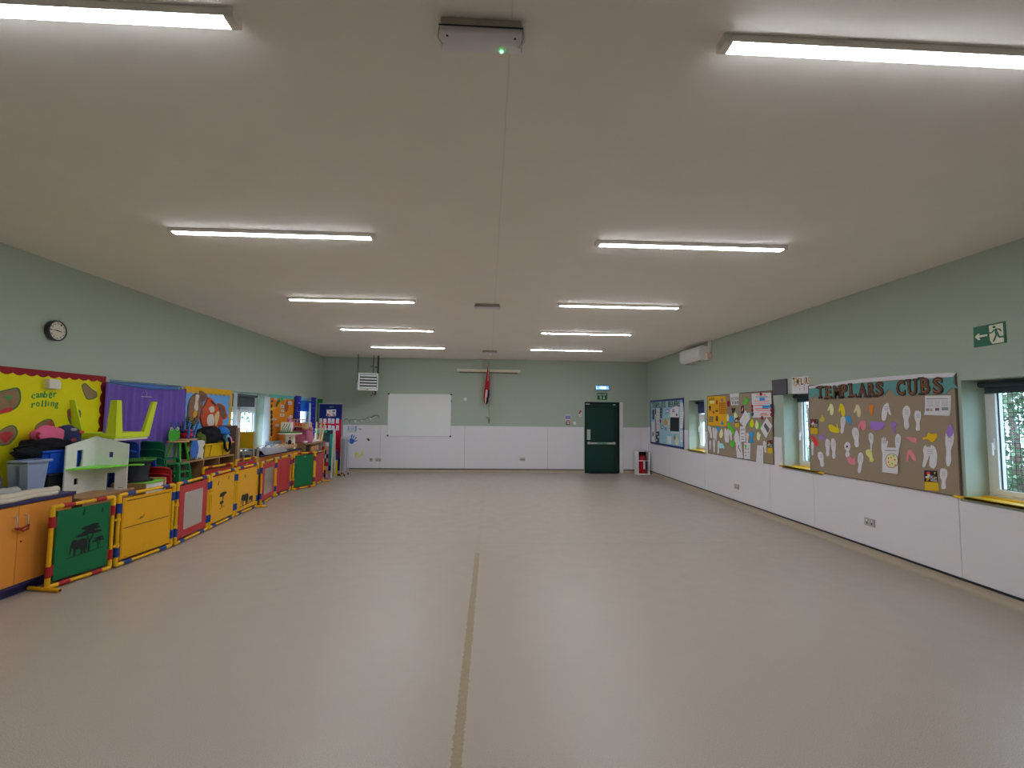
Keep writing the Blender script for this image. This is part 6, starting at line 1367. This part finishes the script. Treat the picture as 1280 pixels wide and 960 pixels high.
c=sp_(375,170); b=MB(); b.text('JOIN US',Vector((c.x,sy-.003,c.z)),Vector((1,0,0)),ZV,Vector((0,-1,0)),.045,mat('silver_letters',(120,124,140),.6),.002,.11); single('lettering','small silver lettering above the photo poster on the screen','lettering',b,(c.x,sy,c.z))
col_=['first','second','third','fourth','fifth']
for r_,yy in (('upper',(500,508,500,508,500)),('lower',(650,665,665,680,668))):
    for i,xx in enumerate((115,212,322,408,515)):
        c=sp_(xx,yy[i]); h=.135
        def dc(b,c=c):
            for k in range(3): b.box(c.x-.022,c.x+.02,sy-.0052,sy-.004,c.z+.03-.018*k,c.z+.034-.018*k,PAPER_GREY)
            b.box(c.x-.015,c.x+.015,sy-.0052,sy-.004,c.z-.045,c.z-.025,mat('print_slate_blue',(70,84,120),.8))
        pin('white printed card, %s from the left in the %s row on the red felt'%(col_[i],r_),c.x,c.z,.073,h,PAPER,dc)
# ---- trolley frame
t=thing('metal_trolley','narrow silver wheeled frame standing to the right of the display screen','trolley',(-3.88,12.85,0)); SV=ALU
fx0,fx1,fy0,fy1=-3.83,-3.72,12.62,12.95
for xx in (fx0,fx1):
    b=MB(); b.tube([(xx,fy0,.06),(xx,fy0,1.0),(xx,fy0+.02,1.02),(xx,fy1-.02,1.02),(xx,fy1,1.0),(xx,fy1,.06)],.011,SV,8); b.build('side_frame',t)
for yy,zz in ((fy0,.12),(fy1,.12),(fy0,.98),(fy1,.98)): MB().tube([(fx0,yy,zz),(fx1,yy,zz)],.009,SV,8).build('crossbar',t)
MB().box(fx0+.02,fx1-.02,fy0+.03,fy1-.03,.14,.96,mat('trolley_panel_grey',(120,120,128),.4)).build('inner_panel',t,bevel=.003)
for xx in (fx0,fx1):
    for yy in (fy0,fy1): MB().tube([(xx-.01,yy,.03),(xx+.01,yy,.03)],.029,BLACK,14).build('castor',t)
MB().box(fx0+.035,fx1-.035,fy0-.02,fy0+.03,.02,.07,YEL).build('yellow_stop',t,bevel=.004)
b=MB(); b.box(-4.02,-3.93,12.66,12.74,.0,.42,mat('yellow_card_tube',(186,140,20),.6)); b.box(-4.02,-3.93,12.66,12.74,.42,.66,BLUEC); single('storage_tube','blue and yellow upright box on the floor beside the easel','box',b,(-3.97,12.7,0),None,.004)
# ================================================================== PLAY PANEL FENCE
def ell(cx,cz,rx,rz,n=14): return [(cx+rx*math.cos(2*math.pi*k/n),cz+rz*math.sin(2*math.pi*k/n)*(1+.12*math.sin(5*k))) for k in range(n)]
ELE=[(0,.30),(.015,.12),(.05,.06),(.045,.14),(.07,.30),(.10,.50),(.17,.50),(.20,.42),(.235,.0),(.33,.0),(.345,.33),(.40,.36),(.55,.33),(.60,.37),(.63,.0),(.72,.0),(.75,.3),(.80,.0),(.89,.0),(.91,.40),(.945,.42),(.97,.12),(.985,.3),(.985,.66),(.93,.88),(.78,.97),(.55,.95),(.40,.9),(.33,.97),(.2,1.0),(.09,.9),(.03,.68)]
def tree(b,x,z,w,h,put):
    put([(x-.03*w,z),(x+.04*w,z),(x+.03*w,z+h*.35),(x+.16*w,z+h*.62),(x+.12*w,z+h*.64),(x+.0*w,z+h*.42),(x-.10*w,z+h*.66),(x-.14*w,z+h*.64),(x-.03*w,z+h*.36)])
    for (a,c,e,f) in ((-.28,.66,.24,.06),(-.05,.74,.26,.07),(.22,.68,.26,.06),(.1,.84,.3,.07),(-.12,.9,.22,.06),(.16,.95,.2,.05)): put(ell(x+a*w,z+c*h,e*w,f*h))
def elephant(x,z,w,h,put,flip=False): put([((x+w-q*w) if flip else (x+q*w),z+r_*h) for q,r_ in ELE])
def bird(x,z,s,put): put([(x-.02*s,z),(x+.012*s,z),(x+.012*s,z+.02*s),(x+.03*s,z+.09*s),(x+.012*s,z+.05*s),(x,z+.11*s),(x-.012*s,z+.04*s)])
def play_panel(label,A_,B_,h,bmat,clip,motif,foot_a=False,foot_b=False,conn=True,lean=0):
    A_=Vector((*A_,0)); B_=Vector((*B_,0)); L_=(B_-A_).length; ang=math.atan2(B_.y-A_.y,B_.x-A_.x)
    t=thing('play_barrier',label,'play panel',A_,ang,group='play panels in a zigzag fence',local=True); t.rotation_euler=(lean,0,ang)
    z0=.028; r_=.0175; O0=(0,0,0); e=.0215
    h=h-.018
    # local: x along the panel, -y faces the room
    def tb(name,pts,r2,mt): return MB().tube(pts,r2,mt,12).build(name,t,org=O0)
    x0,x1=e,L_-e
    for xx,s in ((x0,1),(x1,-1)):
        tb('post',[(xx,0,z0+.06),(xx,0,h-.06)],r_,YEL)
        for zz,sz in ((z0,1),(h,-1)):
            b=MB(); b.tube([(xx,0,zz+sz*.085),(xx,0,zz+sz*.012),(xx+s*.004,0,zz+sz*.004),(xx+s*.012,0,zz),(xx+s*.085,0,zz)],.0215,YEL,12); b.build('corner_elbow',t,org=O0)
            tb('clip',[(xx,0,zz+sz*.085),(xx,0,zz+sz*.185)],.0225,clip)
            tb('clip',[(xx+s*.085,0,zz),(xx+s*.185,0,zz)],.0225,clip)
    for zz in (z0,h): tb('rail',[(x0+.06,0,zz),(x1-.06,0,zz)],r_,YEL)
    if conn:
        for zz in (.23,.5): tb('connector',[(x0-.05,0,zz),(x0+.026,0,zz)],.012,YEL); tb('connector',[(x0,0,zz-.02),(x0,0,zz+.02)],.0225,YEL)
    bx0,bx1,bz0,bz1=x0+.038,x1-.038,z0+.042,h-.042
    # sheet fits flush inside the clips
    b=MB(); b.box(bx0,bx1,-.009,.009,bz0,bz1,bmat)
    for q in ((bx0-.022,bx0,bz0+.05,bz0+.15),(bx0-.022,bx0,bz1-.15,bz1-.05),(bx1,bx1+.022,bz0+.05,bz0+.15),(bx1,bx1+.022,bz1-.15,bz1-.05)): b.box(q[0],q[1],-.006,.006,q[2],q[3],clip)
    W_,H_=bx1-bx0,bz1-bz0
    def put(P,mt=SILH,d=.0015,y=-.009): b.prism([Vector((bx0+p[0]*W_,y,bz0+p[1]*H_)) for p in P],(0,-d,0),mt)
    def fr(a,c,d_,e_,w,mt,d=.003):
        for q in ((a,c,d_,d_+w),(a,c,e_-w,e_),(a,a+w*H_/W_,d_+w,e_-w),(c-w*H_/W_,c,d_+w,e_-w)): put([(q[0],q[2]),(q[1],q[2]),(q[1],q[3]),(q[0],q[3])],mt,d)
    sub=motif(b,put,fr,W_,H_,bx0,bz0)
    pb_=b.build('panel_board',t,org=O0)
    if sub: sub(pb_)
    for f_,xx,s in ((foot_a,x0,-1),(foot_b,x1,1)):
        if f_: 
            b=MB(); b.tube([(xx+s*.02,-.17,.0195),(xx+s*.02,.17,.0195)],.0175,YEL,12); b.tube([(xx+s*.02,-.17,.0195),(xx+s*.02,-.172,.0195)],.0125,BLACK,10); b.build('foot',t,org=O0)
    return t
def m_savanna(b,put,fr,W_,H_,bx0,bz0):
    put([(.22,.265),(.9,.30),(.9,.31),(.22,.275)]); elephant(.26,.285,.33,.24,put); tree(b,.62,.29,.5,.42,put); tree(b,.80,.30,.26,.19,put); bird(.48,.87,1,put); bird(.84,.86,.8,put)
def m_lines(b,put,fr,W_,H_,bx0,bz0):
    fr(.02,.98,.02,.98,.012,mat('yellow_raised_edge',(166,124,12),.5),.004)
    put([(.08,.945),(.97,.945),(.97,.955),(.08,.955)]); put([(.03,.50),(.96,.50),(.96,.512),(.03,.512)]); put([(.28,.60),(.33,.60),(.36,.64),(.38,.62),(.44,.67),(.40,.60),(.34,.585)],mat('scuff_brown',(100,76,20),.8))
    put([(.06,.03),(.94,.03),(.94,.036),(.06,.036)],mat('scuff_brown',(100,76,20),.8))
def m_mirror(b,put,fr,W_,H_,bx0,bz0):
    def sub(pb_):
        MB().box(bx0+.16*W_,bx0+.82*W_,-.0135,-.009,bz0+.14*H_,bz0+.86*H_,mat('acrylic_mirror',(150,144,140),.18,.75,var=.02)).build('mirror',pb_,org=(0,0,0),bevel=.001)
    return sub
def m_tree(b,put,fr,W_,H_,bx0,bz0):
    put(ell(.5,.57,.16,.035)); put(ell(.45,.535,.12,.03)); put([(.47,.5),(.53,.52),(.5,.43),(.46,.42)]); put(ell(.44,.38,.09,.04)); put([(.43,.28),(.47,.28),(.46,.4),(.43,.4)]); put([(.34,.24),(.56,.27),(.58,.285),(.36,.255)]); bird(.25,.80,.9,put); bird(.72,.86,.9,put)
def m_ele(b,put,fr,W_,H_,bx0,bz0):
    put([(.12,.075),(.9,.105),(.9,.118),(.12,.09)]); elephant(.18,.10,.4,.28,put); elephant(.60,.115,.22,.16,put); bird(.34,.78,1,put)
def m_emboss(b,put,fr,W_,H_,bx0,bz0):
    fr(.2,.82,.18,.84,.012,mat('red_raised_line',(128,36,38),.4),.006)
def m_plain(b,put,fr,W_,H_,bx0,bz0):
    put([(.47,.93),(.58,.935),(.58,.95),(.47,.945)],mat('small_silver_mark',(130,150,140),.5))
play_panel('green play panel with black elephant and acacia trees, nearest the camera',(-4.0,4.60),(-3.875,5.20),.765,GREENBOARD,REDC,m_savanna,foot_a=True,conn=False)
play_panel('yellow play panel crossed by dark lines, second from the camera',(-3.872,5.225),(-3.805,6.03),.77,YELBOARD,BLUEC,m_lines)
play_panel('red play panel with mirror and blue clips, third from the camera',(-3.80,6.055),(-3.865,6.845),.77,REDBOARD,BLUEC,m_mirror)
play_panel('yellow play panel with small black tree figures, fourth from the camera',(-3.867,6.87),(-3.945,7.69),.775,YELBOARD,BLUEC,m_tree,foot_b=False)
play_panel('yellow play panel with black mother and baby elephants',(-3.947,7.715),(-3.985,8.50),.77,YELBOARD,BLUEC,m_ele,foot_b=True)
play_panel('red mirror play panel leaning out beyond the yellow elephant panel',(-3.985,8.62),(-4.125,9.49),.77,REDBOARD,BLUEC,m_mirror,conn=False)
play_panel('red play panel with raised rectangle, between red mirror and plain green panels',(-4.13,9.52),(-4.125,10.24),.765,REDBOARD,BLUEC,m_emboss)
play_panel('plain green play panel with red clips near the far end of the fence',(-4.105,10.27),(-3.86,10.86),.785,GREENBOARD,REDC,m_plain)
play_panel('last red play panel at the far end of the fence, with yellow foot',(-3.872,10.89),(-3.935,11.66),.765,REDBOARD,BLUEC,m_emboss,foot_b=True)
play_panel('folded red-clipped panel behind the fence, in front of the cubby shelf',(-4.22,7.28),(-4.16,8.02),.82,REDBOARD,REDC,m_plain,conn=False)
play_panel('folded red-clipped panel behind the fence, in front of the brown divider',(-4.15,8.05),(-4.12,8.72),.86,REDBOARD,REDC,m_plain)
# ================================================================== OUTSIDE, LIGHT, CAMERA
GRASS=mat('lawn_grass',(52,72,40),.95,var=.3,scale=3)
for nm,x0,x1 in (('lawn_right',XR+T_+.02,XR+16),('lawn_left',XL-16,XL-T_-.02)):
    o=MB().box(x0,x1,-6,30,-.4,-.3,GRASS).build(nm,None,(0,0,-.3)); o.name='garden_lawn'; o['kind']='structure'
LF=[mat('hedge_leaf_mid',(66,84,58),.8,var=.35,scale=2),mat('hedge_leaf_light',(112,126,104),.8,var=.3,scale=2)]
for _l in LF:
    _n=_l.node_tree; _t=_n.nodes.new('ShaderNodeBsdfTranslucent'); _t.inputs['Color'].default_value=(.12,.17,.10,1); _m=_n.nodes.new('ShaderNodeMixShader'); _m.inputs[0].default_value=.45
    _n.links.new(_n.nodes['Principled BSDF'].outputs[0],_m.inputs[1]); _n.links.new(_t.outputs[0],_m.inputs[2]); _n.links.new(_m.outputs[0],_n.nodes['Material Output'].inputs['Surface'])
def bush(label,c,r,h,n,seed,group):
    rng=random.Random(seed); t=thing('garden_tree',label,'tree',c,group=group); b=MB(); s_=MB(); c=Vector(c)
    s_.tube([c,c+Vector((.05,.05,h*.45)),c+Vector((0,.1,h*.8))],[.09,.06,.02],WOODDARK,8)
    for i in range(n):
        d=Vector((rng.gauss(0,1),rng.gauss(0,1),rng.gauss(0,1))).normalized()*(rng.uniform(.55,1)); p=c+Vector((d.x*r,d.y*r,h*.55+d.z*h*.47))
        a=Vector((rng.gauss(0,1),rng.gauss(0,1),rng.gauss(0,1))).normalized(); e=a.cross(Vector((0,.3,1))).normalized(); l=rng.uniform(.08,.16)
        b.add([p,p+a*l*.5+e*l*.3,p+a*l,p+a*l*.5-e*l*.3],[(0,1,2,3)],LF[rng.randrange(2)])
    s_.build('trunk',t); b.build('foliage',t)
bush('leafy tree seen through the nearest wire-meshed window',(XR+4.2,7.5,-.3),1.6,3.1,7500,1,'garden trees')
bush('leafy bush seen through the window under the lettered poster',(XR+4.0,12.3,-.3),1.3,2.9,1400,2,'garden trees')
bush('leafy bush seen beyond the far narrow right-hand window',(XR+3.6,17.4,-.3),1.2,2.6,300,3,'garden trees')
bush('leafy bush seen through the white-curtained window',(XL-3.4,15.6,-.3),1.0,2.4,800,4,'garden trees')
w=bpy.data.worlds.new('overcast_sky'); SC.world=w; w.use_nodes=True; nt=w.node_tree; bg=nt.nodes['Background']
sky=nt.nodes.new('ShaderNodeTexSky'); sky.sky_type='HOSEK_WILKIE'; sky.turbidity=9; sky.ground_albedo=.4; sky.sun_direction=(.1,-.5,.85)
mx=nt.nodes.new('ShaderNodeMix'); mx.data_type='RGBA'; mx.inputs['Factor'].default_value=.88; nt.links.new(sky.outputs[0],mx.inputs['A']); mx.inputs['B'].default_value=(.56,.76,1.0,1)
nt.links.new(mx.outputs['Result'],bg.inputs['Color']); bg.inputs['Strength'].default_value=SKY_STRENGTH
cam=bpy.data.cameras.new('camera'); co=bpy.data.objects.new('camera',cam); COL.objects.link(co)
cam.sensor_fit='HORIZONTAL'; cam.sensor_width=36; cam.lens=FPX/1280*36; cam.clip_start=.05; cam.clip_end=200
M=Matrix((RIGHT,UP,-FWD)).transposed().to_4x4(); M.translation=CAM; co.matrix_world=M
SC.camera=co
vs=SC.view_settings; vs.view_transform='Standard'; vs.look='None'; vs.gamma=1; vs.use_curve_mapping=False; vs.exposure=EXPOSURE
SC.display_settings.display_device='sRGB'
SC.cycles.max_bounces=8; SC.cycles.diffuse_bounces=5; SC.cycles.transparent_max_bounces=12
try:
    SC.cycles.use_denoising=True; SC.cycles.denoiser='OPENIMAGEDENOISE'; SC.cycles.denoising_input_passes='RGB_ALBEDO_NORMAL'
except Exception: pass
